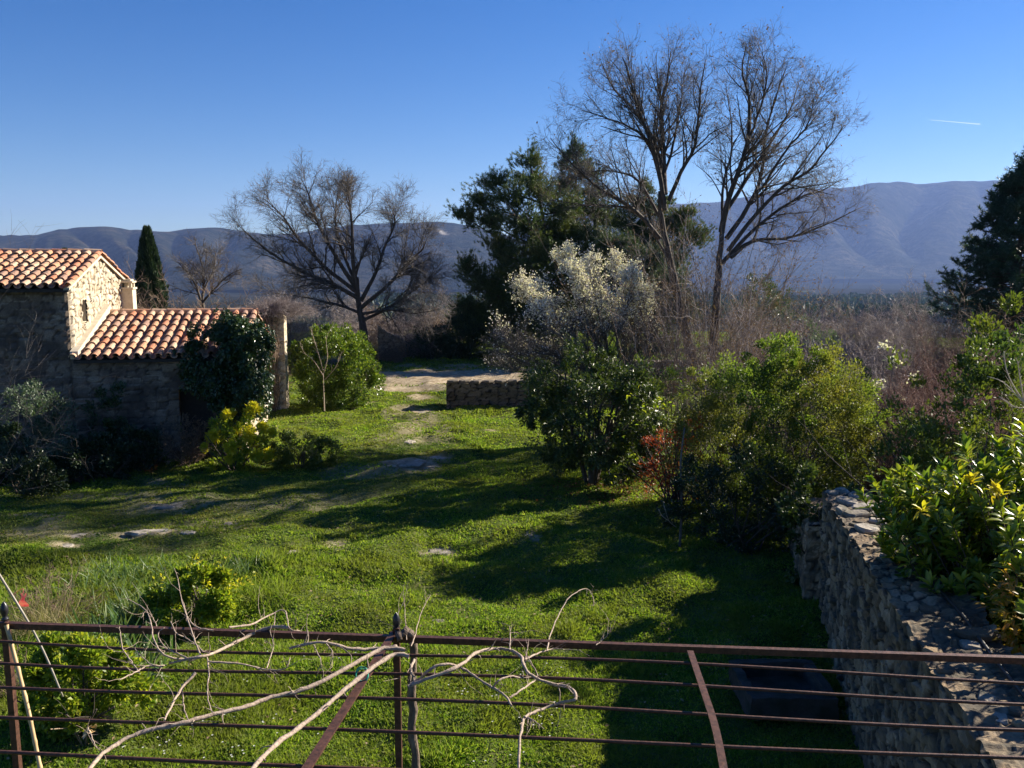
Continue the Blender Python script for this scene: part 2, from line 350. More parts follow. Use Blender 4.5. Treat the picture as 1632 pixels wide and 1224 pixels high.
def snoise(x, y, s, seed=0):
    r = np.random.default_rng(seed); o = np.zeros_like(x, float)
    for k in range(7):
        f = s * 1.7 ** (k / 1.5); an = r.uniform(0, 6.28); ph = r.uniform(0, 6.28); o += np.sin(f * (x * math.cos(an) + y * math.sin(an)) + ph + 1.3 * np.sin(f * .6 * (y * math.cos(an) - x * math.sin(an)) + ph * 2)) / (1 + k * .35)
    return o / 3.2
def bare(x, y):
    o = np.zeros_like(x, float); w = snoise(x, y, 3., 5) * .5
    for cx, cy, a, b, s in _pp:
        d = ((x - cx) / a) ** 2 + ((y - cy) / b) ** 2
        o = np.maximum(o, s * np.clip(1.5 - d + w, 0, 1))
    n = snoise(x, y, 1.1, 9)
    o = np.maximum(o, np.clip((n - .62) * 2, 0, .6) * ((y > 12) & (y < 60)))
    return o
an = np.concatenate([np.linspace(-50, 50, 520), np.linspace(52, 308, 60)[1:-1]]); an = np.radians(an)
rs = [2.0]
while rs[-1] < 14000: rs.append(rs[-1] + max(.07, rs[-1] * .0105))
rs = np.array(rs); RA, AA = np.meshgrid(rs, an, indexing='ij')
gx = RA * np.sin(AA); gy = RA * np.cos(AA)
vv = np.stack([gx, gy, gz(gx, gy)], -1).reshape(-1, 3); nr, na = len(rs), len(an)
i, j = np.meshgrid(np.arange(nr - 1), np.arange(na), indexing='ij'); j2 = (j + 1) % na
ff = np.stack([i * na + j, (i + 1) * na + j, (i + 1) * na + j2, i * na + j2], -1).reshape(-1, 4)
at = np.stack([bare(gx, gy).ravel(), np.clip((RA.ravel() - 90) / 150, 0, 1)], -1)
mb = MB(); mb.add(np.concatenate([vv, [[0, 0, 0]]]), ff, np.concatenate([at, [[0, 0]]]), smooth=True)
mb.f.append((np.stack([np.arange(na), (np.arange(na) + 1) % na, np.full(na, len(vv))], -1), 0, True))
tag(mb.build('ground', M['ground'], attr=True), 'grassy ground with a worn track falling away to the fields of the plain', kind='structure')

# ------------------------------------------------------------------ hills
def range_mesh(name, mat, tab, R0, R1, R2, seed, gul, label, scars=(), basez=-70):
    xs = np.array([q[0] for q in tab], float); ys = np.array([q[1] for q in tab], float)
    n = 420; px = np.linspace(xs[0], xs[-1], n); py = np.interp(px, xs, ys)
    k = np.ones(9) / 9; py = np.convolve(np.pad(py, 4, 'edge'), k, 'valid')
    t = np.linspace(0, 1, 90)
    a = (px - 816) / F; c = math.cos(TH)
    rr = np.random.default_rng(seed)
    py = py + np.interp(px, np.linspace(xs[0], xs[-1], 160), rr.normal(0, .7, 160))
    V = np.zeros((len(t), n, 3)); A = np.zeros((len(t), n, 2))
    for ii, tt in enumerate(t):
        # front slope 0..0.6, back slope 0.6..1
        Y = R0 + (R1 - R0) * tt / .6 if tt < .6 else R1 + (R2 - R1) * (tt - .6) / .4
        b = (py - 612) / F; slope = -(math.sin(TH) + b * c) / (c - b * math.sin(TH)); zr = CH + slope * R1
        u = tt / .6 if tt < .6 else 1 - (tt - .6) / .4
        X = a / (c - b * math.sin(TH)) * Y
        g = np.abs(np.sin(px / gul + 2 * np.sin(px / gul * .37 + seed) + 1.5 * u + .8 * np.sin(u * 5 + px / 60)))
        g2 = snoise(px / 40, np.full(n, u * 4), 1.2, seed)
        prof = (3 * u * u - 2 * u ** 3) * .75 + .25 * u
        z = basez + (zr - basez) * prof * (1 - (.36 * (1 - g) + .12 * g2 + .05) * np.sin(math.pi * min(1, u)) ** 1.0)
        V[ii, :, 0] = X; V[ii, :, 1] = Y; V[ii, :, 2] = z
        for (sx, su, dx, du) in scars:
            w = np.clip(1.3 - ((px - sx - (su - u) * 90) / dx) ** 2 - ((u - su) / du) ** 2 + .5 * snoise(px / 3, np.full(n, u * 60), 1., 3), 0, 1) if tt < .6 else 0
            A[ii, :, 0] = np.maximum(A[ii, :, 0], w)
    i, j = np.meshgrid(np.arange(len(t) - 1), np.arange(n - 1), indexing='ij')
    f = np.stack([i * n + j, i * n + j + 1, (i + 1) * n + j + 1, (i + 1) * n + j], -1).reshape(-1, 4)
    mb = MB(); mb.add(V.reshape(-1, 3), f, A.reshape(-1, 2), smooth=True)
    tag(mb.build(name, mat, attr=True), label, kind='structure')
range_mesh('hills', M['hill'], [(-900, 400), (-500, 385), (-200, 378), (0, 374), (50, 376), (110, 362), (160, 360), (215, 366), (265, 370), (310, 363), (350, 361), (400, 371), (450, 374), (500, 366), (560, 358), (620, 356), (690, 352), (720, 353), (800, 372), (900, 405), (1000, 430), (1100, 440)],
           2600, 4200, 5200, 3, 34, 'long wooded hill range with a pale scar on the left of the horizon', [(704, .76, 7, .06), (497, .86, 5, .02)])
range_mesh('mountain', M['mountain'], [(600, 430), (760, 395), (880, 352), (965, 330), (1120, 322), (1180, 317), (1230, 304), (1300, 299), (1350, 300), (1400, 291), (1430, 288), (1480, 292), (1530, 287), (1590, 287), (1632, 291), (1800, 300), (2100, 330), (2500, 360), (3000, 420)],
           4600, 6600, 8200, 8, 52, 'blue hazy mountain on the right of the horizon')

# far wood edge on the plain, seen under the mountain
rng = np.random.default_rng(21); mb = MB()
n = 9000; px = rng.uniform(600, 1900, n); Y = rng.uniform(700, 1700, n)
xx = (px - 816) / F * Y; zz = gz(xx, Y); hh = rng.uniform(6, 17, n)
C = np.stack([xx, Y, zz], -1)
for q in range(3):
    D = nrm(np.stack([rng.normal(0, .35, n), rng.normal(0, .35, n), np.ones(n)], -1)); leaves(mb, C, D, rdir(rng, n), hh, hh * .9, fold=.3)
tag(mb.build('far_wood', M['cypress']), 'far dark wood on the plain below the mountain', kind='stuff')

# ------------------------------------------------------------------ stone walls
def worley(u, v, seed):
    rg = np.random.default_rng(seed); T = rg.random((64, 64, 3))
    iu = np.floor(u).astype(int); iv = np.floor(v).astype(int)
    f1 = np.full(u.shape, 9.); f2 = np.full(u.shape, 9.); idv = np.zeros(u.shape); tl = np.zeros(u.shape)
    for a in (-1, 0, 1):
        for b in (-1, 0, 1):
            cu = iu + a; cv = iv + b; t = T[cu % 64, cv % 64]
            sh = (cv % 2) * .5
            dx = cu + .1 + .8 * t[..., 0] - u; dy = cv + .15 + .7 * t[..., 1] - v
            d = np.sqrt(dx * dx + dy * dy); m = d < f1; tl = np.where(m, dx * (t[..., 0] * 2 - 1) + dy * (t[..., 1] * 2 - 1), tl)
            f2 = np.where(m, f1, np.minimum(f2, d)); idv = np.where(m, t[..., 2], idv); f1 = np.where(m, d, f1)
    worley.tilt = tl
    return f1, f2, idv
def rubble(mb, p0, p1, h0, h1, th, cw=.3, chh=.16, amp=.05, res=.04, seed=1, z0=-.1, ragged=0., lean=0., topk=1.):
    """wall from p0 to p1 (x,y), p line is the LEFT face; thickness th goes to the right of the direction"""
    p0 = np.array(p0, float); p1 = np.array(p1, float); Ln = np.linalg.norm(p1 - p0); d = (p1 - p0) / Ln; q = np.array([d[1], -d[0]])
    nv = max(3, int(Ln / res)); rg = np.random.default_rng(seed)
    H = max(h0, h1); m1 = max(3, int(H / res)); m2 = max(3, int(th / res))
    s = np.concatenate([np.linspace(0, 1, m1), 1 + np.linspace(0, 1, m2)[1:], 2 + np.linspace(0, 1, m1)[1:]])
    v = np.linspace(0, Ln, nv); VV, SS = np.meshgrid(v, s, indexing='ij')
    hh = h0 + (h1 - h0) * VV / Ln
    if ragged: hh = hh + np.round(snoise(VV, VV * 0, 2.2, seed) * 2) / 2 * ragged + ragged * .3 * snoise(VV, VV * 0, 11., seed)
    hh = hh - z0
    up = np.clip(SS, 0, 1); ac = np.clip(SS - 1, 0, 1); dn = np.clip(SS - 2, 0, 1)
    zz = hh * (up - dn); off = th * ac
    per = hh * up + th * ac + hh * dn
    wu = VV / cw + .25 * snoise(VV, per, 4, seed); wv = per / chh + .3 * snoise(VV, per, 3, seed + 1)
    f1, f2, idv = worley(wu, wv, seed); e = f2 - f1
    dis = amp * (np.clip(e / .16, 0, 1) ** .7 - .8 + .75 * (idv - .5) + .55 * worley.tilt) + amp * .22 * snoise(VV, per, 25, seed + 2)
    # outward normal
    a = np.clip(SS, 0, 3); nx = np.where(a < 1, -1., np.where(a < 2, 0, 1.)); nz = np.where((a >= 1) & (a <= 2), 1., 0.)
    w = np.clip(1 - np.abs(a - 1) * m2 / 3, 0, 1); nz = np.maximum(nz, w * .7)
    if topk < 1: dis = np.where(nx == 0, topk * .04 * snoise(VV * 1.3, per, 7, seed) + topk * .03 * snoise(VV, per * 1.2, 19, seed + 3), dis)
    X = p0[0] + d[0] * VV + q[0] * (off + nx * dis + lean * zz); Yy = p0[1] + d[1] * VV + q[1] * (off + nx * dis + lean * zz); Z = z0 + zz + nz * dis
    n1, n2 = VV.shape; i, j = np.meshgrid(np.arange(n1 - 1), np.arange(n2 - 1), indexing='ij')
    f = np.stack([i * n2 + j, i * n2 + j + 1, (i + 1) * n2 + j + 1, (i + 1) * n2 + j], -1).reshape(-1, 4)
    mb.add(np.stack([X, Yy, Z], -1).reshape(-1, 3), f, np.stack([idv.ravel(), e.ravel()], -1))
    for vi in (0, n1 - 1):   # end caps: strips between the two faces
        k = m1; ring = np.stack([X[vi], Yy[vi], Z[vi]], -1); A = ring[:k]; B = ring[-k:][::-1]
        tt = np.linspace(0, 1, m2)[:, None, None]; g = A[None] * (1 - tt) + B[None] * tt
        uu = th * tt[:, :, 0] / (cw * .7) + np.zeros((m2, k)); vw = (g[..., 2]) / chh
        f1, f2, idc = worley(uu + 7.3, vw + 3.1, seed + 5); ee = f2 - f1; dd = amp * (np.clip(ee / .3, 0, 1) ** .5 - .5) * (np.sin(np.pi * tt[:, :, 0]) ** .3)
        sg = -1 if vi == 0 else 1; g = g.copy(); g[..., 0] += sg * d[0] * dd; g[..., 1] += sg * d[1] * dd
        i, j = np.meshgrid(np.arange(m2 - 1), np.arange(k - 1), indexing='ij')
        f = np.stack([i * k + j, i * k + j + 1, (i + 1) * k + j + 1, (i + 1) * k + j], -1).reshape(-1, 4)
        mb.add(g.reshape(-1, 3), f, np.stack([idc.ravel(), ee.ravel()], -1))
def panel(mb, o, ux, W_, Hf, nx, cw=.26, chh=.15, amp=.03, res=.05, seed=1, holes=()):
    """vertical house wall face: origin o, horizontal dir ux, width, height function of u, outward normal nx"""
    n1 = int(W_ / res); u = np.linspace(0, W_, n1); Hm = max(Hf(q) for q in u); n2 = int(Hm / res)
    UU, TT = np.meshgrid(u, np.linspace(0, 1, n2), indexing='ij'); HH = np.array([Hf(q) for q in u])[:, None]; ZZ = TT * HH
    f1, f2, idv = worley(UU / cw + .25 * snoise(UU, ZZ, 4, seed), ZZ / chh + .3 * snoise(UU, ZZ, 3, seed + 1), seed); e = f2 - f1
    dis = amp * (np.clip(e / .18, 0, 1) ** .6 + .6 * (idv - .5) + .7 * worley.tilt); ed = np.minimum(UU, W_ - UU) / .06; dis = dis * np.clip(ed, 0, 1)
    v = np.array(o, float) + UU[..., None] * np.array(ux) + dis[..., None] * np.array(nx); v[..., 2] += ZZ
    i, j = np.meshgrid(np.arange(n1 - 1), np.arange(n2 - 1), indexing='ij'); i = i.ravel(); j = j.ravel()
    f = np.stack([i * n2 + j, i * n2 + j + 1, (i + 1) * n2 + j + 1, (i + 1) * n2 + j], -1)
    uc = UU[i, j] + res / 2; zc = ZZ[i, j] + res / 2; keep = np.ones(len(f), bool)
    for (a, b, c, d) in holes: keep &= ~((uc > a) & (uc < b) & (zc > c) & (zc < d))
    mb.add(v.reshape(-1, 3), f[keep], np.stack([idv.ravel(), e.ravel()], -1))

# right-hand garden wall, running away from the camera
WP0 = (2.18, 2.9); WP1 = (4.29, 11.5)
gw = thing('garden_wall', 'tall rubble stone wall with a pale topped coping running away on the right', 'wall', (3.3, 7, 0))
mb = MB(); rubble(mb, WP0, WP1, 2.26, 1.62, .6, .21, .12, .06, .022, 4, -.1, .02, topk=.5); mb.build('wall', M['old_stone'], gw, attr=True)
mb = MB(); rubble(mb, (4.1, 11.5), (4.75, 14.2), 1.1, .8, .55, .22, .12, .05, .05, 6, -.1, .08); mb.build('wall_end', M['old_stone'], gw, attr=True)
# loose coping slabs along the top
def slab(mb, c, sx, sy, sz, rng, rz=0., n=9, tilt=.05):
    a = np.linspace(0, 2 * math.pi, n, endpoint=False); r = 1 + rng.uniform(-.22, .2, n)
    rings = []
    for (k, z) in ((.92, -.5), (1.0, -.2), (1.02, .2), (.85, .5)):
        x = np.cos(a) * r * k * sx / 2; y = np.sin(a) * r * k * sy / 2
        rings.append(np.stack([x, y, np.full(n, z * sz) + rng.normal(0, .06 * sz, n) + tilt * x], -1))
    v = np.concatenate(rings + [np.array([[0, 0, .53 * sz]])]); R = np.array([[math.cos(rz), -math.sin(rz), 0], [math.sin(rz), math.cos(rz), 0], [0, 0, 1]])
    v = v @ R.T + np.array(c); f = []
    for k in range(3): f += [[k * n + q, k * n + (q + 1) % n, (k + 1) * n + (q + 1) % n, (k + 1) * n + q] for q in range(n)]
    idv = rng.random(); at = np.tile([[idv, 1.]], (len(v), 1))
    mb.add(v, f, at, smooth=False); mb.f.append((np.array([[3 * n + q, 3 * n + (q + 1) % n, 4 * n] for q in range(n)]) + mb.n - len(v), 0, False))
rng = np.random.default_rng(12)
wd = nrm(np.array([WP1[0] - WP0[0], WP1[1] - WP0[1], 0.])); wq = np.array([wd[1], -wd[0], 0])
def walltop(s, off): # s = distance from WP0
    L_ = math.dist(WP0, WP1); return np.array([WP0[0], WP0[1], 2.26 + (1.62 - 2.26) * s / L_]) + wd * s + wq * off
L_ = math.dist(WP0, WP1)
for k, (s, off, sx, sy) in enumerate([(8.75, .2, .34, .26), (8.45, .38, .4, .34), (8.1, .22, .36, .3), (7.75, .36, .42, .34), (7.3, .2, .34, .3), (7.0, .42, .3, .28), (6.5, .2, .36, .3), (6.0, .38, .3, .24), (5.3, .2, .3, .22), (4.3, .28, .26, .2), (3.2, .42, .3, .22), (8.6, .08, .2, .2), (7.5, .06, .22, .2)]):
    mb = MB(); slab(mb, walltop(s, off) + [0, 0, .02], sx * .85, sy * .8, .06, rng, rng.uniform(0, 3), tilt=rng.uniform(-.15, .15))
    o = mb.build('coping_slab', M['pale_rock'] if k < 9 or k > 10 else M['old_stone'], gw, attr=True)
mb = MB(); pts = [walltop(s, .42 + .02 * math.sin(s * 2.1)) + [0, 0, .03] for s in np.linspace(.3, 7.0, 9)] + [walltop(7.4, .62) + [0, 0, -.1]]
tube1(mb, pts, .013, .013, 40, 7)
for k in range(46):
    m9 = MB(); q9 = rng.uniform(.03, .13); slab(m9, walltop(rng.uniform(.8, 8.2), rng.uniform(.04, .56)) + [0, 0, .0], q9 * 1.4, q9, .05, rng, rng.uniform(0, 3), tilt=rng.uniform(-.2, .2)); m9.build('loose_stone', M['old_stone'] if k % 5 else M['pale_rock'], gw, attr=True)
tag(mb.build('cable', M['cable']), 'thin black cable laid along the top of the rubble garden wall', 'cable')

# low dry stone wall across the track
def Gx(px, Y): return ((px - 816) / F * Y) / (math.cos(TH))
a = G(712, 648); lw = thing('low_wall', 'low dark dry stone wall beside the end of the grassy track', 'wall', (a[0], a[1], 0))
mb = MB(); rubble(mb, (a[0], a[1]), (a[0] + 6.4, a[1] + .25), .76, .72, -.5, .34, .15, .05, .05, 9, -.1, .03); mb.build('wall', M['dry_stone'], lw, attr=True)
for k in range(16):
    mb = MB(); slab(mb, (a[0] + .2 + k * .4, a[1] + .25 + k * .015, .79 + .03 * rng.random()), .42, .46, .1, rng, rng.uniform(-.2, .2)); mb.build('capstone', M['dry_stone'], lw, attr=True)
a = G(985, 600); lw = thing('low_wall', 'far low stone wall half hidden behind the blossoming tree', 'wall', (a[0], a[1], 0))
mb = MB(); rubble(mb, (a[0] - 1.5, a[1]), (a[0] + 6.5, a[1] - .4), .7, .6, -.5, .34, .15, .05, .07, 10, -.1, .05); mb.build('wall', M['dry_stone'], lw, attr=True)
# ruined ochre wall behind the bare tree
a = G(603, 572); rw = thing('ruined_wall', 'broken ochre stone wall stub behind the round glossy laurel', 'wall', (a[0], a[1], 0))
mb = MB(); rubble(mb, (a[0], a[1]), (a[0] + 1.5, a[1] + .2), 1.7, .7, -.5, .3, .16, .05, .06, 13, -.1, .15); mb.build('wall', M['ochre_stone'], rw, attr=True)

# stone trough by the wall
def obox(mb, x0, x1, y0, y1, z0, z1): mb.box(((x0 + x1) / 2, (y0 + y1) / 2, (z0 + z1) / 2), (x1 - x0, y1 - y0, z1 - z0))
tr = thing('stone_trough', 'rectangular stone trough in the shade at the foot of the garden wall', 'trough', (2.95, 8.9, 0))
def rough_box(x0, x1, y0, y1, z0, z1, seed, amp=.022):
    b_ = MB(); rg = np.random.default_rng(seed); n = 10
    for ax in range(3):
        for sgn in (0, 1):
            u, v = np.meshgrid(np.linspace(0, 1, n), np.linspace(0, 1, n), indexing='ij'); w = np.full_like(u, sgn)
            c = [None] * 3; c[ax] = w; c[(ax + 1) % 3] = u; c[(ax + 2) % 3] = v
            X = x0 + (x1 - x0) * c[0]; Y = y0 + (y1 - y0) * c[1]; Z = z0 + (z1 - z0) * c[2]
            X = X + amp * snoise(Y * 9, Z * 9 + X * 3, 1, seed); Y = Y + amp * snoise(X * 9, Z * 9, 1, seed + 1); Z = Z + amp * snoise(X * 7, Y * 7, 1, seed + 2)
            i, j = np.meshgrid(np.arange(n - 1), np.arange(n - 1), indexing='ij'); f = np.stack([i * n + j, (i + 1) * n + j, (i + 1) * n + j + 1, i * n + j + 1], -1).reshape(-1, 4)
            if not sgn: f = f[:, ::-1]
            b_.add(np.stack([X, Y, Z], -1).reshape(-1, 3), f, np.tile([[.4, 1.]], (n * n, 1)))
    return b_
tx0, tx1, ty0, ty1 = 2.47, 3.4, 8.39, 9.26
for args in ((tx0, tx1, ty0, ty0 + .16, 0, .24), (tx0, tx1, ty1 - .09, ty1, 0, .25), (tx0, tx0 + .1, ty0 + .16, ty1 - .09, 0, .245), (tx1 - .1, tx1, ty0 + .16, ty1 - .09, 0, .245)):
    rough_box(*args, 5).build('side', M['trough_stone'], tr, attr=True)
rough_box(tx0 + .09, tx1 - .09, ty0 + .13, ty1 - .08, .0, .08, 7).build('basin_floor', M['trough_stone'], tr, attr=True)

# ------------------------------------------------------------------ house
hc = np.array([-10.3, 20.0]); ha = math.atan(.173); UX = np.array([math.cos(ha), math.sin(ha), 0]); UY = np.array([-math.sin(ha), math.cos(ha), 0])
def HL(x, y, z=0): return np.array([hc[0], hc[1], 0]) + UX * x + UY * y + np.array([0, 0, z])
house = thing('stone_house', 'old rubble stone house with clay tile roofs and a lower wing at the left', 'house', HL(0, 0))
D1 = 4.7; E1 = 4.2; R1_ = 4.88       # main house: depth, eave, ridge
def gab(u): return E1 + (R1_ - E1) * (1 - abs(u - D1 / 2) / (D1 / 2))
mb = MB(); panel(mb, HL(0, 0), UY, D1, gab, UX, .24, .15, .055, .035, 31, holes=[(.82, 1.2, 3.32, 3.86)]); mb.build('gable_wall', M['house_stone'], house, attr=True)
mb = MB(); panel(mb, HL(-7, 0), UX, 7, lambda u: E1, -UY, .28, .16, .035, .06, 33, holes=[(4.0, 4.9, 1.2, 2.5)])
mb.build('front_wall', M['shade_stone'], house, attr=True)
mb = MB(); panel(mb, HL(-7, D1), UX, 7, lambda u: E1, UY, .28, .16, .03, .12, 34); mb.build('back_wall', M['house_stone'], house, attr=True)
mb = MB(); panel(mb, HL(-7, 0), UY, D1, gab, -UX, .24, .15, .03, .12, 35); mb.build('far_gable_wall', M['house_stone'], house, attr=True)
def hbox(mb, x0, x1, y0, y1, z0, z1): mb.box(HL((x0 + x1) / 2, (y0 + y1) / 2, (z0 + z1) / 2), (x1 - x0, y1 - y0, z1 - z0), ha)
w = MB(); hbox(w, -.22, -.2, .78, 1.24, 3.28, 3.9); wo = w.build('window', M['dark_inside'], house)
w = MB(); hbox(w, -.2, .012, .78, .82, 3.28, 3.9); hbox(w, -.2, .012, 1.2, 1.24, 3.28, 3.9); hbox(w, -.2, .02, .8, 1.22, 3.28, 3.33); hbox(w, -.2, .012, .82, 1.2, 3.86, 3.9); sub(w.build('frame', M['render'], house), wo)
w = MB(); hbox(w, -3.1, -2.0, .15, .17, 1.1, 2.6); wo = w.build('window', M['dark_inside'], house)
w = MB(); hbox(w, -3.02, -2.08, -.02, .1, 1.12, 1.2); sub(w.build('sill', M['render'], house), wo); w = MB(); hbox(w, -3.05, -2.05, -.03, .1, 2.5, 2.62); sub(w.build('lintel', M['render'], house), wo)
def tiles(mb, o, al, upv, ncol, nrow, pitch, row, seed, r=.085):
    """canal tiles: covers over channels; o = eave corner, al = along the eave, upv = unit vector up the slope"""
    rg = np.random.default_rng(seed); nv = nrm(np.cross(al, upv)); nv = nv if nv[2] > 0 else -nv
    ns = 7; th = np.linspace(0, math.pi, ns)
    for c in range(ncol + 1):
        for chn in (0, 1):
            if chn and c == ncol: continue
            for k in range(nrow):
                bx = (c + .5 * chn) * pitch + rg.normal(0, .008); sl = k * row + rg.normal(0, .015); L = row * 1.14; jz = rg.normal(0, .006); ja = rg.normal(0, .02)
                vs = []
                for (t, rr_) in ((0, r), (1, r * .8)):
                    for shell in (0, .016):
                        q = rr_ - shell
                        zc = -q * np.sin(th) + .06 if chn else q * np.sin(th)
                        lift = (.022 * (1 - t) if not chn else .012 * (1 - t)) + jz + (.0 if chn else .03)
                        vs.append(o + al * (bx + np.cos(th)[:, None] * q + ja * t * L) + upv * (sl + t * L) + nv * (zc[:, None] + lift))
                v = np.concatenate(vs); f = []
                for q in range(ns - 1):
                    f += [[q, q + 1, 2 * ns + q + 1, 2 * ns + q], [q, ns + q, ns + q + 1, q + 1], [ns + q, 3 * ns + q, 3 * ns + q + 1, ns + q + 1]]
                mb.add(v, f, smooth=False)
def roof(name, x0, x1, y0, z0, y1, z1, seed, back=None, ncp=.235):
    n = int(round((x1 - x0) / ncp)); pt = (x1 - x0) / n; sl = math.hypot(y1 - y0, z1 - z0); nr = int(round(sl / .36)); up = nrm(UY * (y1 - y0) + np.array([0, 0, z1 - z0]))
    mb = MB(); tiles(mb, HL(x0, y0, z0), UX, up, n, nr, pt, sl / nr, seed)
    # boarding under the tiles
    q = [HL(x0, y0 + .02, z0 - .03), HL(x1, y0 + .02, z0 - .03), HL(x1, y1, z1 - .03), HL(x0, y1, z1 - .03)]; q2 = [p_ - [0, 0, .07] for p_ in q]
    mb.add(q + q2, [[0, 1, 2, 3], [7, 6, 5, 4], [0, 4, 5, 1], [1, 5, 6, 2], [2, 6, 7, 3], [3, 7, 4, 0]], mi=1)
    if back is not None:
        y2, z2 = back; up2 = nrm(UY * (y1 - y2) + np.array([0, 0, z1 - z2])); s2 = math.hypot(y1 - y2, z1 - z2)
        tiles(mb, HL(x0, y2, z2), UX, up2, n, int(round(s2 / .36)), pt, s2 / int(round(s2 / .36)), seed + 1)
        q = [HL(x0, y1, z1 - .03), HL(x1, y1, z1 - .03), HL(x1, y2 - .02, z2 - .03), HL(x0, y2 - .02, z2 - .03)]; q2 = [p_ - [0, 0, .07] for p_ in q]
        mb.add(q + q2, [[0, 1, 2, 3], [7, 6, 5, 4], [0, 4, 5, 1], [1, 5, 6, 2], [2, 6, 7, 3], [3, 7, 4, 0]], mi=1)
    ro = mb.build(name, [M['tile'], M['dark_inside']], house)
    mb = MB(); nk = int((x1 - x0) / .38); rg = np.random.default_rng(seed + 3)       # ridge tiles
    for k in range(nk + 1):
        a0 = x0 + k * .38; th = np.linspace(-.1, math.pi + .1, 8); vs = []
        for (t, rr_) in ((0, .115), (1, .1)):
            for sh in (0, .018):
                vs.append(np.array([HL(a0 + t * .42, y1 + math.cos(a_) * (rr_ - sh), z1 + .02 + math.sin(a_) * (rr_ - sh) + rg.normal(0, .002)) for a_ in th]))
        v = np.concatenate(vs); f = []
        for q in range(7): f += [[q, q + 1, 16 + q + 1, 16 + q], [q, 8 + q, 9 + q, q + 1], [8 + q, 24 + q, 25 + q, 9 + q]]
        mb.add(v, f)
    sub(mb.build('ridge_tiles', M['tile'], house), ro)
    return ro
sl1 = (R1_ - E1) / (D1 / 2)
roof('roof', -7.1, .1, -.28, E1 - .28 * sl1 + .06, D1 / 2, R1_ + .1, 51, (D1 + .28, E1 - .28 * sl1 + .06))
# verge: pale mortar strip under the end tiles
mb = MB()
for (ya, yb, za, zb) in ((-.26, D1 / 2, E1 - .26 * sl1, R1_), (D1 + .26, D1 / 2, E1 - .26 * sl1, R1_)):
    q = [HL(x, y, z) for x in (0., .13) for (y, z) in ((ya, za - .0), (yb, zb - .0), (yb, zb + .06), (ya, za + .06))]
    mb.add(q, [[0, 1, 2, 3], [7, 6, 5, 4], [0, 4, 5, 1], [1, 5, 6, 2], [2, 6, 7, 3], [3, 7, 4, 0]])
mb.build('verge', M['render'], house)
# wing
WD = 2.66; WE = 2.55; WR = 3.36; WL = 3.75
def wgab(u): return WE + (WR - WE) * (1 - abs(u - WD) / WD)
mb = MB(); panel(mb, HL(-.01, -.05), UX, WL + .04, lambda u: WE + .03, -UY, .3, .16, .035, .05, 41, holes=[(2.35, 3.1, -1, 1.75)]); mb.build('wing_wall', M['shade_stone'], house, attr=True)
mb = MB(); panel(mb, HL(WL + .02, 0.05), UY, WD * 2, wgab, UX, .3, .16, .03, .08, 42); mb.build('wing_gable_wall', M['house_stone'], house, attr=True)
mb = MB(); panel(mb, HL(0.02, WD * 2), UX, WL, lambda u: WE, UY, .3, .16, .03, .12, 43); mb.build('wing_back_wall', M['house_stone'], house, attr=True)
roof('wing_roof', .1, WL + .1, -.26, WE - .02, WD, WR + .06, 61, (WD * 2 + .2, WE))
w = MB(); hbox(w, 2.3, 3.2, .3, .33, -.1, 1.85); d_ = w.build('doorway', M['dark_inside'], house)
w = MB(); hbox(w, 2.25, 3.25, 0., .3, 1.75, 1.9); sub(w.build('lintel', M['bark_dark'], house), d_)
mb = MB()  # mortar fillet where the wing roof meets the gable
q = [HL(x, y, z) for x in (.025, .2) for (y, z) in ((-.2, WE - .02), (WD, WR + .1), (WD, WR + .32), (-.2, WE + .16))]
mb.add(q, [[0, 1, 2, 3], [7, 6, 5, 4], [0, 4, 5, 1], [1, 5, 6, 2], [2, 6, 7, 3], [3, 7, 4, 0]]); mb.build('mortar_fillet', M['render'], house)
mb = MB(); hbox(mb, -.02, .36, D1 - .42, D1 - .02, 2.6, 4.02); hbox(mb, -.05, .39, D1 - .45, D1 + .01, 4.02, 4.07)
for yy in (D1 - .4, D1 - .12):
    for xx in (0., .26): hbox(mb, xx, xx + .08, yy, yy + .08, 4.07, 4.2)
hbox(mb, .12, .22, D1 - .3, D1 - .14, 4.07, 4.2)
hbox(mb, -.04, .38, D1 - .44, D1, 4.2, 4.25); hbox(mb, .02, .32, D1 - .38, D1 - .06, 4.25, 4.3)
mb.build('chimney', M['render'], house)

# ------------------------------------------------------------------ pergola
ZP = 2.7; ZD = CH - ZP
def PP_(px, py, dz=0.): r = ray(px, py); return r * ((ZD - dz) / -r[2]) + np.array([0, 0, CH])
pg = thing('pergola', 'rusty iron pergola of long thin rods in front of the lawn', 'pergola', (-.64, 4.44, 0))
pa = PP_(0, 996); pb = PP_(1632, 1052); pd = nrm(pb - pa); pn = np.array([-pd[1], pd[0], 0])
def strip(p, q, w, h):   # rectangular bar from p to q
    d = nrm(q - p); s_ = nrm(np.cross(d, [0, 0, 1])) if abs(d[2]) < .99 else np.array([1., 0, 0]); u = np.cross(s_, d); v = []
    for e in (p, q):
        for (a_, b_) in ((-1, -1), (1, -1), (1, 1), (-1, 1)): v.append(e + s_ * w / 2 * a_ + u * h / 2 * b_)
    m_ = MB(); m_.add(v, [[3, 2, 1, 0], [4, 5, 6, 7], [0, 1, 5, 4], [1, 2, 6, 5], [2, 3, 7, 6], [3, 0, 4, 7]]); return m_
strip(pa - pd * 2.7e-2, pb + pd * 2.2, .03, .034).build('beam', M['rust'], pg)
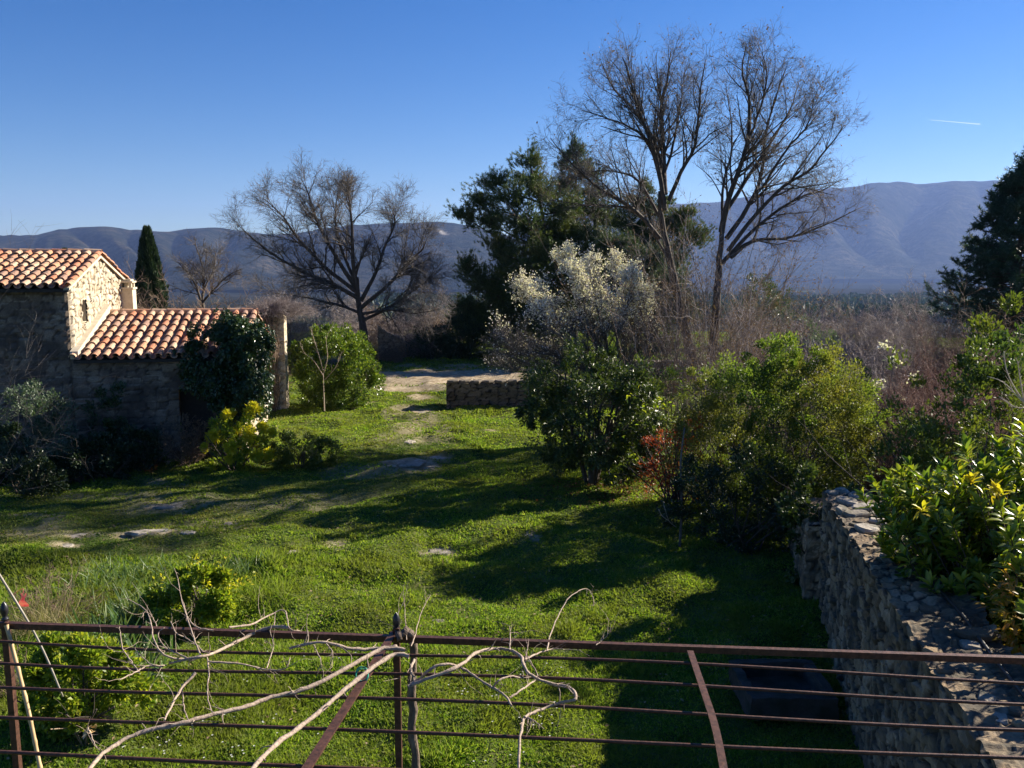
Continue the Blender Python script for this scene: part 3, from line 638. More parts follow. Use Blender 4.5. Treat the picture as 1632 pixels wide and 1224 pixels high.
for k, (l, r_) in enumerate(((1020, 1084), (1053, 1116), (1092, 1159), (1143, 1207), (1201, 1262))):
    a = PP_(0, l, -.015); b = PP_(1632, r_, -.015); d = b - a; m_ = MB(); n = 30
    tube1(m_, [a - d * .05 + (d * 1.35) * t + np.array([0, 0, -.012 * math.sin(t * 9 + k) - .01 * math.sin(t * 3.1 * math.pi)]) for t in np.linspace(0, 1, 14)], .008, .008, 40, 6)
    m_.build('rod', M['rust'], pg)
c0 = PP_(628, 1008, .015); c1 = PP_(470, 1254, .015); strip(c0, c1 + (c1 - c0) * .5, .04, .01).build('rafter', M['rust'], pg)
m_ = MB(); pl = poly([PP_(1100, 1038, .02), PP_(1121, 1100, .045), PP_(1140, 1160, .04), PP_(1156, 1240, .02), PP_(1172, 1330, 0)], 16)
for q in range(15):
    s_ = strip(pl[q], pl[q + 1] + (pl[q + 1] - pl[q]) * .02, .032, .009); m_.add(s_.v[0], s_.f[0][0])
m_.build('rafter', M['bark_pale'] if False else M['rust'], pg)
cp = PP_(632, 1014); strip(np.array([cp[0], cp[1], -.1]), np.array([cp[0], cp[1], ZP + .05]), .035, .035).build('post', M['rust'], pg)
lp = PP_(9, 996); strip(np.array([lp[0], lp[1], -.1]), np.array([lp[0], lp[1], ZP + .02]), .035, .035).build('post', M['rust'], pg)
rp = pb + pd * 1.2; strip(np.array([rp[0], rp[1], -.1]), np.array([rp[0], rp[1], ZP + .02]), .035, .035).build('post', M['rust'], pg)
def lathe(c, prof, n=12):
    m_ = MB(); a_ = np.arange(n) * 2 * math.pi / n; v = []
    for r_, z in prof: v += [[c[0] + r_ * math.cos(t), c[1] + r_ * math.sin(t), c[2] + z] for t in a_]
    f = [[k * n + q, k * n + (q + 1) % n, (k + 1) * n + (q + 1) % n, (k + 1) * n + q] for k in range(len(prof) - 1) for q in range(n)]
    m_.add(v, f, smooth=True); return m_
for c in (cp, lp):
    lathe(np.array([c[0], c[1], ZP + .03]), [(.001, 0), (.02, .0), (.02, .01), (.011, .018), (.018, .035), (.022, .055), (.02, .075), (.012, .095), (.001, .108)]).build('finial', M['black_iron'], pg)

# grapevine on the pergola
rng = np.random.default_rng(77)
vb = np.array([cp[0] + .075, cp[1] - .02, 0])
vine = thing('grapevine', 'bare old grapevine climbing the middle post and spreading over the pergola rods', 'vine', vb)
m_ = MB(); tr_, rr_ = tube1(m_, [vb, vb + [.015, .01, .6], vb + [-.01, 0, 1.2], vb + [.02, .01, 1.8], vb + [0, 0, 2.3], vb + [.02, 0, 2.62], vb + [-.01, -.01, 2.74], vb + [-.06, -.05, 2.72]], .026, .02, 40, 8, wob=.004, rng=rng)
m_.build('trunk', M['vine_trunk'], vine)
canes = [ # polylines in photo pixels (on the plane of the rods) with start and end radius
    ([(652, 1046), (628, 1043), (600, 1060), (560, 1090), (520, 1125), (480, 1157), (448, 1180), (420, 1205), (398, 1230), (380, 1260)], .014, .012),
    ([(646, 1036), (610, 1034), (570, 1055), (525, 1080), (480, 1100), (430, 1112), (390, 1127), (335, 1140), (290, 1153), (240, 1163), (200, 1178), (165, 1200), (140, 1228)], .013, .011),
    ([(462, 1000), (430, 1000), (395, 1014), (355, 1034), (330, 1044), (300, 1050), (270, 1057)], .013, .007),
    ([(312, 1072), (290, 1096), (275, 1122), (262, 1148)], .009, .005),
    ([(330, 1044), (300, 1052), (262, 1044), (246, 1020), (240, 990), (232, 972), (206, 956)], .007, .003),
    ([(250, 1000), (244, 985), (232, 975), (225, 985)], .004, .002),
    ([(320, 1045), (310, 1020), (300, 990), (290, 960), (284, 925), (278, 906)], .006, .002),
    ([(340, 1005), (315, 1000), (300, 985), (292, 960)], .005, .003),
    ([(365, 1000), (400, 995), (420, 985), (450, 972), (458, 985), (462, 1002), (480, 1006)], .007, .003),
    ([(325, 1040), (315, 1030), (298, 1018), (280, 1008), (272, 990)], .005, .003),
    ([(260, 1062), (235, 1062), (215, 1072), (190, 1084)], .006, .003),
    ([(222, 1072), (210, 1055), (196, 1035), (192, 1010), (190, 998)], .005, .002),
    ([(265, 1060), (245, 1060), (228, 1048), (215, 1033)], .004, .002),
    ([(330, 1048), (333, 1070), (330, 1100), (335, 1128), (340, 1135)], .005, .003),
    ([(332, 1054), (380, 1058), (420, 1066), (445, 1068), (458, 1062), (462, 1048)], .006, .003),
    ([(425, 1065), (430, 1050), (436, 1028), (430, 1005)], .004, .002),
    ([(290, 1090), (292, 1120), (300, 1148), (318, 1152)], .004, .002),
    ([(650, 1094), (668, 1082), (690, 1064), (710, 1058), (735, 1064), (760, 1080), (785, 1096), (806, 1110), (815, 1125)], .009, .006),
    ([(655, 1092), (690, 1078), (730, 1062), (760, 1040), (790, 1034), (812, 1036), (830, 1046), (835, 1062), (850, 1078), (880, 1090), (905, 1095), (916, 1104), (916, 1115), (895, 1120), (870, 1128), (840, 1140), (832, 1155), (828, 1190), (826, 1232)], .011, .007),
    ([(835, 1142), (850, 1148), (867, 1162)], .005, .002),
    ([(812, 1036), (813, 1015), (812, 998)], .005, .002),
    ([(836, 1052), (860, 1040), (885, 1034), (905, 1036), (925, 1036)], .006, .002),
    ([(872, 1038), (876, 1015), (888, 985), (905, 955), (922, 942), (937, 939), (946, 955), (946, 966)], .005, .0018),
    ([(950, 1028), (960, 1020), (973, 1007)], .003, .0015),
    ([(836, 1060), (840, 1036), (840, 1024)], .004, .002),
    ([(785, 1096), (796, 1084), (815, 1078), (835, 1080), (856, 1078)], .006, .003),
    ([(812, 1112), (830, 1100), (850, 1086), (857, 1078), (848, 1060), (840, 1045)], .006, .003),
    ([(655, 1030), (662, 1010), (672, 975), (686, 948)], .004, .0015),
    ([(648, 1020), (646, 985), (645, 962)], .003, .0015), ([(636, 1010), (634, 980), (640, 966)], .003, .0015),
    ([(660, 1052), (655, 1068), (660, 1078)], .008, .006),
    ([(462, 1034), (490, 1026), (520, 1024), (560, 1034), (600, 1034), (632, 1030)], .008, .012),
    ([(500, 1028), (510, 1050), (512, 1066)], .004, .002), ([(520, 1026), (530, 1040), (528, 1062)], .004, .002),
    ([(300, 1050), (280, 1040), (262, 1030), (252, 1010), (262, 1000)], .005, .003), ([(140, 1160), (150, 1185), (158, 1196)], .004, .002)]
lines = []
for ci, (pts, r0, r1) in enumerate(canes):
    m_ = MB(); hh = .02 + r0 + .03 * rng.random()
    w3 = [PP_(x, y, hh + (.035 * math.sin(q * 1.3 + ci) if ci > 1 else .012 * math.sin(q))) for q, (x, y) in enumerate(pts)]
    p_, r_ = tube1(m_, w3, r0 * .85, r1 * .8, len(pts) * 4, 7, wob=.0013, rng=rng); lines.append((p_, r_))
    # knots and side spurs
    PPn, RRn = resamp([(p_, r_)], 16)
    k1, kr = kids(rng, PPn, RRn, max(4, len(pts)), (.03, .1), (.6, 1.4), .15, 4, .4, .05, 1, .25, .0016); tubes(m_, k1, kr, 4)
    if ci > 1:
        k1, kr = kids(rng, PPn, RRn, 3, (.1, .28), (.4, 1.1), .2, 6, .4, .1, 1, .22, .0015); tubes(m_, k1, kr, 4)
    m_.build('cane', M['vine_bark'], vine)
m_ = MB(); t0 = PP_(577, 1077, .04)
for q in range(2): tube1(m_, [t0 + np.array([.03 * math.cos(a_) , .012 * math.sin(a_), .03 * math.sin(a_) + q * .01]) for a_ in np.linspace(0, 6.3, 9)], .003, .003, 20, 5)
m_.build('tie', M['green_tie'], vine)

# bamboo cane, white stick with a pink ribbon
m_ = MB(); a = P(10, 996, 4.55); b = P(70, 1250, 4.35); p_ = poly([a, (a + b) / 2 + [.01, 0, 0], b, b + (b - a) * .9], 60); r_ = np.full(60, .011)
r_[::6] = .0135; tubes(m_, p_[None], r_[None], 8); tag(m_.build('bamboo_cane', M['cane']), 'yellow bamboo cane leaning on the left post of the pergola', 'cane')
st = thing('garden_stake', 'thin pale stake stuck in the weeds carrying a pink ribbon', 'stake', G(60, 1040))
m_ = MB(); tube1(m_, [P(-8, 905, 7.2), P(20, 950, 7.3), P(50, 1000, 7.4), P(75, 1050, 7.5), P(100, 1110, 7.6)], .011, .009, 14, 7); m_.build('pole', M['stick'], st)
m_ = MB(); rp_ = P(37, 955, 7.1); n = 7
for s_ in (-1, 1):
    for q in range(n - 1):
        a_ = rp_ + np.array([.012 * s_ + .01 * math.sin(q * 1.4 + s_), .01 * math.cos(q), .05 - q * .02]); b_ = rp_ + np.array([.012 * s_ + .01 * math.sin((q + 1) * 1.4 + s_), .01 * math.cos(q + 1), .05 - (q + 1) * .02]); w_ = .006 + .003 * q
        m_.add([a_ - [w_, 0, 0], a_ + [w_, 0, 0], b_ + [w_ + .003, 0, 0], b_ - [w_ + .003, 0, 0]], [[0, 1, 2, 3]])
tube1(m_, [rp_ + [0, 0, .05], rp_ + [-.01, .02, .09], P(21, 948, 7.28)], .003, .002, 6, 5)
m_.build('ribbon', M['pink'], st)

# ------------------------------------------------------------------ plants
def clumps(rng, c, dims, n_cl, n_leaf, cr, shell=.55, zmin=.03, flat=1.0, lump=.15, seed=0):
    """leaf positions gathered in clumps through a domed volume; returns positions and outward directions"""
    u = rdir(rng, n_cl); rr = rng.uniform(shell, 1., n_cl) ** .8
    mod = 1 + lump * np.sin(u[:, 0] * 4 + seed) * np.sin(u[:, 1] * 5 + seed * 2) + lump * .8 * np.sin(u[:, 2] * 6 + u[:, 0] * 5 + seed) + rng.normal(0, .05, n_cl)
    cc = u * (rr * mod)[:, None] * np.array(dims) / 2
    idx = rng.integers(0, n_cl, n_leaf); cs = cr * rng.uniform(.5, 1.3, n_cl)[idx][:, None]
    off = nrm(rng.normal(0, 1, (n_leaf, 3))) * rng.uniform(0, 1, (n_leaf, 1)) ** .5 * cs; off[:, 2] *= flat
    p = cc[idx] + off + np.array(c); g = gz(p[:, 0], p[:, 1]) + zmin
    p[:, 2] = np.where(p[:, 2] < g, g + rng.random(n_leaf) * .1, p[:, 2])
    return p, nrm(cc[idx] * .6 + off * 1.5 / max(cr, .01) * np.mean(dims) * .2 + rng.normal(0, .15, (n_leaf, 3)) * np.mean(dims))
def base_z(x, y): return float(gz(x, y))
def shrub(name, label, cat, X, Y, w, d, h, mat, n=9000, L=.06, Wl=.03, cr=.22, n_cl=None, seed=1, droop=0., shell=.5, z0=0., stems=9, stem_mat='bark_dark', lump=.15, extra=None, big=False, group=None, trunk=None, bottom=.0):
    rng = np.random.default_rng(seed); g = base_z(X, Y); t = thing(name, label, cat, (X, Y, g), group)
    hz = h - bottom; c = np.array([X, Y, g + bottom + hz * .46 + z0]); dims = (w, d, hz * 1.08)
    n_cl = n_cl or max(30, int(w * d * h * 1.6 / cr)); p, o = clumps(rng, c, dims, n_cl, n, cr, shell, seed=seed, lump=lump)
    D = nrm(o + rdir(rng, n) * .8 + np.array([0, 0, .25 - droop])); N = nrm(rdir(rng, n) * .6 + o * .3 + np.array([0, 0, .8]))
    mb = MB(); ls = L * rng.uniform(.6, 1.25, n)
    (bigleaves if big else leaves)(mb, p, D, N, ls, ls * Wl / L); mb.build('foliage', M[mat] if isinstance(mat, str) else mat, t)
    mb = MB()
    if trunk:
        k0 = []; 
        for q in range(trunk[0]):
            a_ = rng.uniform(0, 6.28); s_ = np.array([X + .08 * math.cos(a_), Y + .08 * math.sin(a_), g - .05])
            e_ = c + np.array([math.cos(a_) * w * .2, math.sin(a_) * d * .2, hz * .1]); pl_ = poly([s_, s_ * .6 + e_ * .4 + [0, 0, .05], e_], 8); k0.append((pl_, np.linspace(trunk[1], trunk[1] * .4, 8)))
        A_, R_ = resamp(k0, 8); tubes(mb, A_, R_, 7); k1, kr = kids(rng, A_, R_, 10, (w * .2, w * .38), (.3, 1.), .3, 5, .5, .3); tubes(mb, k1, kr, 5)
    else:
        s0 = np.array([[X, Y, g - .05]]) + rng.normal(0, w * .06, (stems, 3)) * [1, 1, 0]; u = nrm(np.stack([rng.normal(0, .6, stems), rng.normal(0, .6, stems), np.ones(stems)], -1))
        A_ = s0[:, None] + u[:, None] * (np.linspace(0, 1, 5)[None, :, None] * h * .75); R_ = np.full((stems, 1), .018) * np.linspace(1, .4, 5)[None]; tubes(mb, A_, R_, 5)
        k1, kr = kids(rng, A_, R_, 6, (h * .2, h * .4), (.4, 1.1), .2, 4, .6, .3); tubes(mb, k1, kr, 4)
    mb.build('stems', M[stem_mat], t)
    if extra:      # (part name, material, count, leaf length, width, selector)
        for (pn_, m2, n2, L2, W2, boxf) in extra:
            p2, o2 = clumps(rng, c, (dims[0] * 1.02, dims[1] * 1.02, dims[2] * 1.03), n_cl, n2 * 3, cr * .8, .85, seed=seed, lump=lump); k = boxf(p2); p2 = p2[k][:n2]; o2 = o2[k][:n2]; m = len(p2)
            if m: 
                mb = MB(); (bigleaves if big else leaves)(mb, p2, nrm(o2 + rdir(rng, m) * .7), nrm(rdir(rng, m) * .5 + [0, 0, .8]), L2 * rng.uniform(.7, 1.2, m), W2); mb.build(pn_, M[m2], t)
    return t
def twigbush(name, label, cat, X, Y, w, h, mat, seed, stems=40, k1n=7, k2n=6, r=.012, group=None, spread=.55, arch=0., z=None, buds=0, bud_mat='bud', rmin=.003, base=.12, dome=False):
    rng = np.random.default_rng(seed); g = base_z(X, Y) if z is None else z; t = thing(name, label, cat, (X, Y, g), group); mb = MB()
    s0 = np.array([[X, Y, g - .05]]) + rng.normal(0, w * base, (stems, 3)) * [1, 1, 0]
    u = nrm(np.stack([rng.normal(0, spread, stems), rng.normal(0, spread, stems), np.ones(stems)], -1)); K = 7; L = h * rng.uniform(.55, 1.02, stems) * (1 + .25 * spread)
    A_ = np.empty((stems, K, 3)); A_[:, 0] = s0; d = u
    for k in range(1, K):
        d = nrm(d + rng.normal(0, .09, (stems, 3)) + np.array([0, 0, -arch * k / K])); A_[:, k] = A_[:, k - 1] + d * (L / (K - 1))[:, None]
    if dome:
        u = rdir(rng, stems); u[:, 2] = np.abs(u[:, 2]); rr = rng.uniform(.62, 1., (stems, 1)) * (1 + .18 * np.sin(u[:, :1] * 5 + seed) + .12 * np.sin(u[:, 1:2] * 7 + seed * 2)); e_ = np.array([X, Y, g]) + u * rr * np.array([w * .5, w * .5, h * .93])
        t_ = np.linspace(0, 1, K)[None, :, None]; mid = s0 * .45 + e_ * .55 + rng.normal(0, .06 * w, (stems, 3)) + np.array([0, 0, .1 * h]); A_ = s0[:, None] * (1 - t_) ** 2 + 2 * mid[:, None] * t_ * (1 - t_) + e_[:, None] * t_ ** 2; A_ = A_ + rng.normal(0, .012 * w, A_.shape)
    R_ = r * rng.uniform(.5, 1.2, (stems, 1)) * np.linspace(1, .35, K)[None]; tubes(mb, A_, R_, 4)
    if dome:
        k1, r1 = kids(rng, A_, R_, k1n, (h * .14, h * .3), (.4, 1.3), .06, 5, .6, .3, 1, .2, rmin); tubes(mb, k1, r1, 3)
        k2, r2 = kids(rng, k1, r1, k2n, (h * .06, h * .15), (.4, 1.3), .02, 4, .7, .1, 1, .2, rmin); tubes(mb, k2, r2, 3)
        mb.build('twigs', M[mat], t); stems = 0
        if buds:
            mb = MB(); i = rng.integers(0, len(k2), buds); q = rng.integers(0, 4, buds); leaves(mb, k2[i, q], rdir(rng, buds), rdir(rng, buds), .035, .03); tag(mb.build('buds', M[bud_mat], t), kind='stuff')
        return t
    k1, r1 = kids(rng, A_, R_, k1n, (h * .18, h * .4), (.25, .95), .12, 5, .6, .15, 1, .14, rmin, upw=-arch * .12); tubes(mb, k1, r1, 3)
    k2, r2 = kids(rng, k1, r1, k2n, (h * .07, h * .18), (.3, 1.), .08, 4, .7, .1, 1, .15, rmin, upw=-arch * .1); tubes(mb, k2, r2, 3)
    mb.build('twigs', M[mat], t)
    if buds:
        mb = MB(); i = rng.integers(0, len(k2), buds); q = rng.integers(0, 4, buds); p = k2[i, q]; leaves(mb, p, rdir(rng, buds), rdir(rng, buds), .035, .03); tag(mb.build('buds', M[bud_mat], t), kind='stuff')
    return t

# --- tall bare tree (two trunks)
rng = np.random.default_rng(5); YT = 24.0
def limbs(defs, Y0, rng, jit=1., dy=0): 
    out = []
    for pts, y0, y1, r0, r1 in defs:
        n = len(pts); w = [P(x, y + dy * q / (n - 1), Y0 + y0 + (y1 - y0) * (q / (n - 1)) ** 1.2) for q, (x, y) in enumerate(pts)]; pl_ = poly(w, n * 4)
        pl_[2:] += np.cumsum(rng.normal(0, .012 * jit, pl_[2:].shape), 0); out.append((pl_, np.linspace(r0, r1, len(pl_))))
    return out
def bare_tree(name, label, defs, Y0, base, rng, t_defs, k=(14, 10, 8, 4), lens=((1.0, 2.6), (.5, 1.3), (.25, .7), (.12, .35)), mat='bark', tw='twig_grey', rmin=.006, buds=0, up=(.25, .12, .05, 0), angs=((.35, .85), (.35, .9), (.3, .95), (.3, 1.)), group=None, cat='tree', dy=0, tl1=.6):
    t = thing(name, label, cat, base, group); mb = MB(); tl = limbs(t_defs, Y0, rng)
    for p_, r_ in tl: tubes(mb, p_[None], r_[None], 9)
    mb.build('trunk', M[mat], t)
    L0 = limbs(defs, Y0, rng, 1., dy); mb = MB()
    A_, R_ = resamp(L0, 16); tubes(mb, A_, R_, 6)
    k1, r1 = kids(rng, A_, R_, k[0], lens[0], angs[0], up[0], 8, .5, .15, .93, .1, rmin * 1.6, taperL=tl1, upw=.02); tubes(mb, k1, r1, 5)
    mb.build('branches', M[mat], t); mb = MB()
    k2, r2 = kids(rng, k1, r1, k[1], lens[1], angs[1], up[1], 6, .55, .15, 1, .13, rmin * 1.1, taperL=.4); tubes(mb, k2, r2, 3)
    e2, er2 = kids(rng, A_, R_, max(3, k[1] // 2), lens[1], angs[1], up[1], 6, .3, .35, .95, .13, rmin * 1.1, taperL=.3); tubes(mb, e2, er2, 3)
    kk = np.concatenate([k2, e2]); rr = np.concatenate([r2, er2])
    k3, r3 = kids(rng, kk, rr, k[2], lens[2], angs[2], up[2], 4, .7, .1, 1, .16, rmin); tubes(mb, k3, r3, 3)
    last = k3
    if k[3]:
        k4, r4 = kids(rng, k3, r3, k[3], lens[3], angs[3], up[3], 3, .8, .1, 1, .16, rmin * .8); tubes(mb, k4, r4, 3); last = k4
    mb.build('twigs', M[tw], t)
    if buds:
        mb = MB(); i = rng.integers(0, len(last), buds); p = last[i, -1]; leaves(mb, p, rdir(rng, buds), rdir(rng, buds), .07 * rng.uniform(.5, 1.2, buds), .045); tag(mb.build('buds', M['bud'], t), kind='stuff')
    return t, last
T1 = [([(1108, 590), (1096, 540), (1082, 470), (1068, 400), (1060, 340), (1058, 300)], 0, -.2, 0.165, .05)]
D1_ = [([(1060, 335), (1050, 265), (1036, 205), (1018, 150), (1002, 95), (990, 60)], -.2, -1.0, 0.075, .012),
      ([(1060, 310), (1054, 230), (1050, 165), (1062, 110), (1070, 60)], -.2, .6, 0.083, .012),
      ([(1058, 300), (1044, 220), (1012, 165), (975, 120), (955, 75)], -.2, .9, 0.060, .01),
      ([(1066, 320), (1085, 270), (1108, 225), (1114, 170), (1120, 115), (1128, 75)], -.2, -.9, 0.064, .01),
      ([(1052, 380), (1010, 330), (968, 300), (935, 270), (905, 235), (878, 195)], 0, -1.6, 0.064, .008),
      ([(1050, 345), (1020, 285), (985, 262), (945, 256), (905, 268)], 0, 1.5, 0.045, .008),
      ([(1070, 420), (1030, 350), (985, 318), (930, 312), (870, 300)], 0, 1.2, 0.045, .008),
      ([(1055, 300), (1035, 230), (1000, 190), (955, 165), (925, 150)], -.2, -.4, 0.045, .008),
      ([(1058, 280), (1075, 210), (1085, 150), (1095, 85)], -.2, 1.2, 0.045, .008)]
bare_tree('bare_tree', 'tall bare tree with upright crown behind the blossoming tree, left of the two', D1_, YT, P(1108, 590, YT) * [1, 1, 0], rng, T1, k=(19, 7, 5, 2), buds=700, dy=24, lens=((.65, 2.1), (.35, 1.0), (.18, .5), (.08, .22)), rmin=.003, tl1=.6, angs=((.35, 1.0), (.4, 1.), (.4, 1.1), (.3, 1.)), up=(.2, .1, .03, 0), mat='bark_dark')
T2 = [([(1132, 590), (1140, 520), (1146, 450), (1150, 395), (1154, 340)], -.6, -.6, 0.143, .05)]
D2_ = [([(1150, 370), (1160, 320), (1178, 265), (1192, 205), (1194, 140), (1182, 90), (1190, 45)], -.6, -1.2, 0.090, .01),
       ([(1158, 380), (1195, 325), (1218, 270), (1224, 200), (1242, 135), (1258, 85)], -.6, .6, 0.075, .01),
       ([(1160, 400), (1205, 335), (1248, 285), (1285, 258), (1315, 215), (1340, 175)], -.6, -1.8, 0.068, .008),
       ([(1155, 340), (1195, 270), (1235, 205), (1262, 150), (1275, 100)], -.6, 1.3, 0.060, .008),
       ([(1165, 410), (1200, 378), (1248, 370), (1290, 352), (1330, 330), (1372, 305)], -.6, 1.6, 0.064, .008),
       ([(1150, 420), (1190, 372), (1235, 330), (1275, 300), (1310, 285), (1345, 262)], -.6, .8, 0.060, .008),
       ([(1152, 360), (1150, 290), (1165, 230), (1160, 165), (1150, 110)], -.6, 1., 0.045, .008),
       ([(1215, 300), (1255, 230), (1288, 180), (1300, 130)], -.9, -1.9, 0.038, .008),
       ([(1190, 230), (1210, 170), (1222, 110), (1215, 60)], -1., -1.6, 0.038, .008)]
bare_tree('bare_tree', 'tall bare tree leaning right in front of the mountain, right of the two', D2_, YT, P(1132, 590, YT) * [1, 1, 0], rng, T2, k=(19, 7, 5, 2), buds=700, dy=24, lens=((.65, 2.1), (.35, 1.0), (.18, .5), (.08, .22)), rmin=.003, tl1=.6, angs=((.35, 1.0), (.4, 1.), (.4, 1.1), (.3, 1.)), up=(.2, .1, .03, 0), mat='bark_dark')

# --- spreading bare oak left of centre
rng = np.random.default_rng(15); YO = 41.
T3 = [([(583, 570), (580, 530), (572, 490), (568, 440)], 0, 0, .26, .07)]
D3 = [([(570, 470), (562, 420), (560, 370), (556, 320), (548, 285)], 0, -1., .13, .015), ([(568, 460), (530, 400), (505, 350), (490, 300), (480, 275)], 0, 1., .12, .012),
      ([(568, 465), (520, 425), (480, 380), (450, 335), (420, 305)], 0, -1.4, .12, .012), ([(570, 475), (530, 450), (480, 425), (430, 395), (395, 365), (380, 350)], 0, -2, .12, .012),
      ([(575, 480), (600, 430), (615, 385), (630, 345), (622, 315)], 0, 1.5, .11, .012), ([(576, 490), (620, 450), (650, 415), (672, 390), (680, 370)], 0, -1.6, .11, .012),
      ([(580, 510), (630, 480), (665, 450), (690, 425)], 0, 1.6, .09, .012), ([(566, 450), (540, 380), (535, 330), (540, 290)], 0, 1.9, .09, .012),
      ([(578, 500), (530, 480), (480, 465), (430, 455)], 0, 2.2, .08, .012), ([(578, 500), (622, 490), (660, 490), (700, 480)], 0, -2.2, .08, .012)]
bare_tree('bare_tree', 'broad spreading bare oak above the round glossy laurel', D3, YO, P(583, 570, YO) * [1, 1, 0], rng, T3, k=(16, 10, 7, 2), lens=((1.1, 2.8), (.6, 1.4), (.3, .8), (.12, .3)), tw='twig_grey', rmin=.0055, buds=700, mat='bark_dark', up=(.08, .06, .03, 0), dy=12, tl1=.6, angs=((.35, 1.), (.4, 1.), (.4, 1.1), (.3, 1.)))
# --- small bare tree behind the wing roof
rng = np.random.default_rng(16); YB = 31.
T4 = [([(325, 540), (325, 505), (322, 480)], 0, 0, .08, .06)]
D4 = [([(322, 485), (310, 455), (292, 430), (275, 415)], 0, -.5, .05, .008), ([(322, 480), (325, 440), (315, 405), (310, 380)], 0, .5, .05, .008), ([(323, 482), (345, 455), (365, 435), (385, 425)], 0, -.4, .045, .008), ([(322, 470), (340, 430), (345, 400)], 0, .8, .04, .008)]
bare_tree('bare_tree', 'small bare tree standing behind the lower tiled roof', D4, YB, P(325, 545, YB) * [1, 1, 0], rng, T4, k=(12, 8, 6, 0), lens=((.5, 1.3), (.25, .7), (.12, .35), (.1, .2)), tw='twig_grey', mat='bark_dark', rmin=.005, angs=((.4, 1.1), (.4, 1.1), (.4, 1.1), (.3, 1.)), up=(.08, .05, 0, 0))

# --- pines
def pine(name, label, X, Y, h, lobes, mat, seed, L=.13, per=26, tufts=3600, trunk_r=.22, lean=0.):
    """lobes: (px, py, dY, radius m): needle masses carried by limbs"""
    rng = np.random.default_rng(seed); t = thing(name, label, 'tree', (X, Y, 0)); mb = MB(); sc_ = Y / 38.; lobes = [(a, b, c * sc_, d * sc_ * 1.1) for a, b, c, d in lobes]; l0 = P(lobes[0][0], lobes[0][1], Y); h = l0[2]
    tp = [np.array([X, Y, -.1]), np.array([X + lean * .4, Y, h * .35]), np.array([X + lean * .8, Y, h * .7]), np.array([l0[0], Y, h - .1])]
    p_, r_ = tube1(mb, tp, trunk_r, .03, 18, 9); mb.build('trunk', M['bark_dark'], t)
    mb = MB(); Cs = []; Os = []; wgt = np.array([q[3] ** 2 for q in lobes]); wgt = wgt / wgt.sum()
    for (px, py, dy, R), w in zip(lobes, wgt):
        c = P(px, py, Y + dy); zt = max(.4, c[2] - .5 * math.hypot(c[0] - X, dy)); k = int(np.clip(zt / h * 17, 1, 17)); s_ = p_[k]
        pl_ = poly([s_, s_ * .5 + c * .5 + [0, 0, -.1], c], 8); tubes(mb, pl_[None], np.linspace(.06, .02, 8)[None], 5)
        n = int(tufts * w); ns = max(5, n // 22)
        u = rdir(rng, ns); u[:, 2] = u[:, 2] * .75 + .1; sc = c + u * R * rng.uniform(.45, 1., (ns, 1)) * (1 + .25 * np.sin(u[:, :1] * 5 + seed))
        A_ = c[None, None] + (sc - c)[:, None] * np.linspace(.15, 1, 5)[None, :, None]; A_[:, 2:4, 2] -= .04; tubes(mb, A_, np.full((ns, 1), .012) * np.linspace(1, .5, 5)[None], 3)
        i = rng.integers(0, ns, n); f_ = rng.uniform(.35, 1.05, n)[:, None]
        pp = c + (sc[i] - c) * f_ + rng.normal(0, .16 * R ** .5, (n, 3)); Cs.append(pp); Os.append(nrm(u[i] + np.array([0, 0, .7]) + rng.normal(0, .35, (n, 3))))
    mb.build('branches', M['bark_dark'], t)
    C = np.concatenate(Cs); O = np.concatenate(Os); C = np.repeat(C, per, 0); O = np.repeat(O, per, 0); n = len(C)
    D = nrm(O + rng.normal(0, .65, (n, 3))); C = C + D * .01 + O * rng.uniform(-.08, .1, (n, 1)); k = C[:, 2] > gz(C[:, 0], C[:, 1]) + .1
    C = C[k]; D = D[k]; n = len(C)
    mb = MB(); Ls = L * rng.uniform(.7, 1.3, n); S_ = nrm(np.cross(D, rdir(rng, n))); w_ = .0105
    v = np.stack([C - S_ * w_, C + S_ * w_, C + D * Ls[:, None]], 1); mb.add(v.reshape(-1, 3), np.arange(n * 3).reshape(-1, 3)); mb.build('crown', M[mat], t)
    return t
YP = 45.
bp = P(865, 600, YP)
pine('pine_tree', 'big dark green pine at the centre beside the low wall', bp[0], YP, 9.6,
     [(845, 260, 0, .75), (840, 290, .5, .9), (790, 290, -.5, .75), (770, 320, .3, .85), (738, 345, 0, .75), (815, 320, -.8, 1.), (860, 310, -.4, 1.), (780, 355, .6, 1.), (905, 330, 0, 1.), (835, 360, -1, 1.2), (885, 370, .3, 1.3),
      (800, 400, -.5, 1.1), (930, 380, .5, 1.1), (745, 425, 0, .7), (765, 450, -.4, .9), (850, 420, -1.2, 1.4), (900, 430, 0, 1.4), (950, 420, .3, 1.1), (745, 485, .3, .8), (790, 470, -.8, 1.2), (830, 490, 0, 1.4), (735, 520, 0, .9), (880, 490, 0, 1.3),
      (780, 530, -.7, 1.2), (740, 560, .5, .9), (830, 550, 0, 1.2), (880, 550, .4, 1.2), (710, 545, .6, .8), (930, 500, 1, 1.2), (770, 570, -1, .8), (860, 520, -1, 1.2), (800, 500, .8, 1.2), (870, 400, .8, 1.2), (820, 440, .6, 1.2), (760, 510, .3, 1.1), (700, 565, .3, .8), (920, 460, 1., 1.3)], 'pine', 101, tufts=26000, per=22)
bp = P(915, 580, 48)
pine('pine_tree', 'second pine with a pointed top just behind the big central pine', bp[0], 48., 10.2,
     [(918, 240, 0, .6), (910, 265, .3, .8), (935, 275, -.3, .7), (900, 300, 0, .9), (945, 310, .3, .9), (920, 340, 0, 1.1), (960, 350, .5, 1.), (890, 370, 0, 1.1), (960, 400, 0, 1.2), (920, 430, .4, 1.3)], 'pine', 103, tufts=6000, per=24)
bp = P(1035, 590, 46)
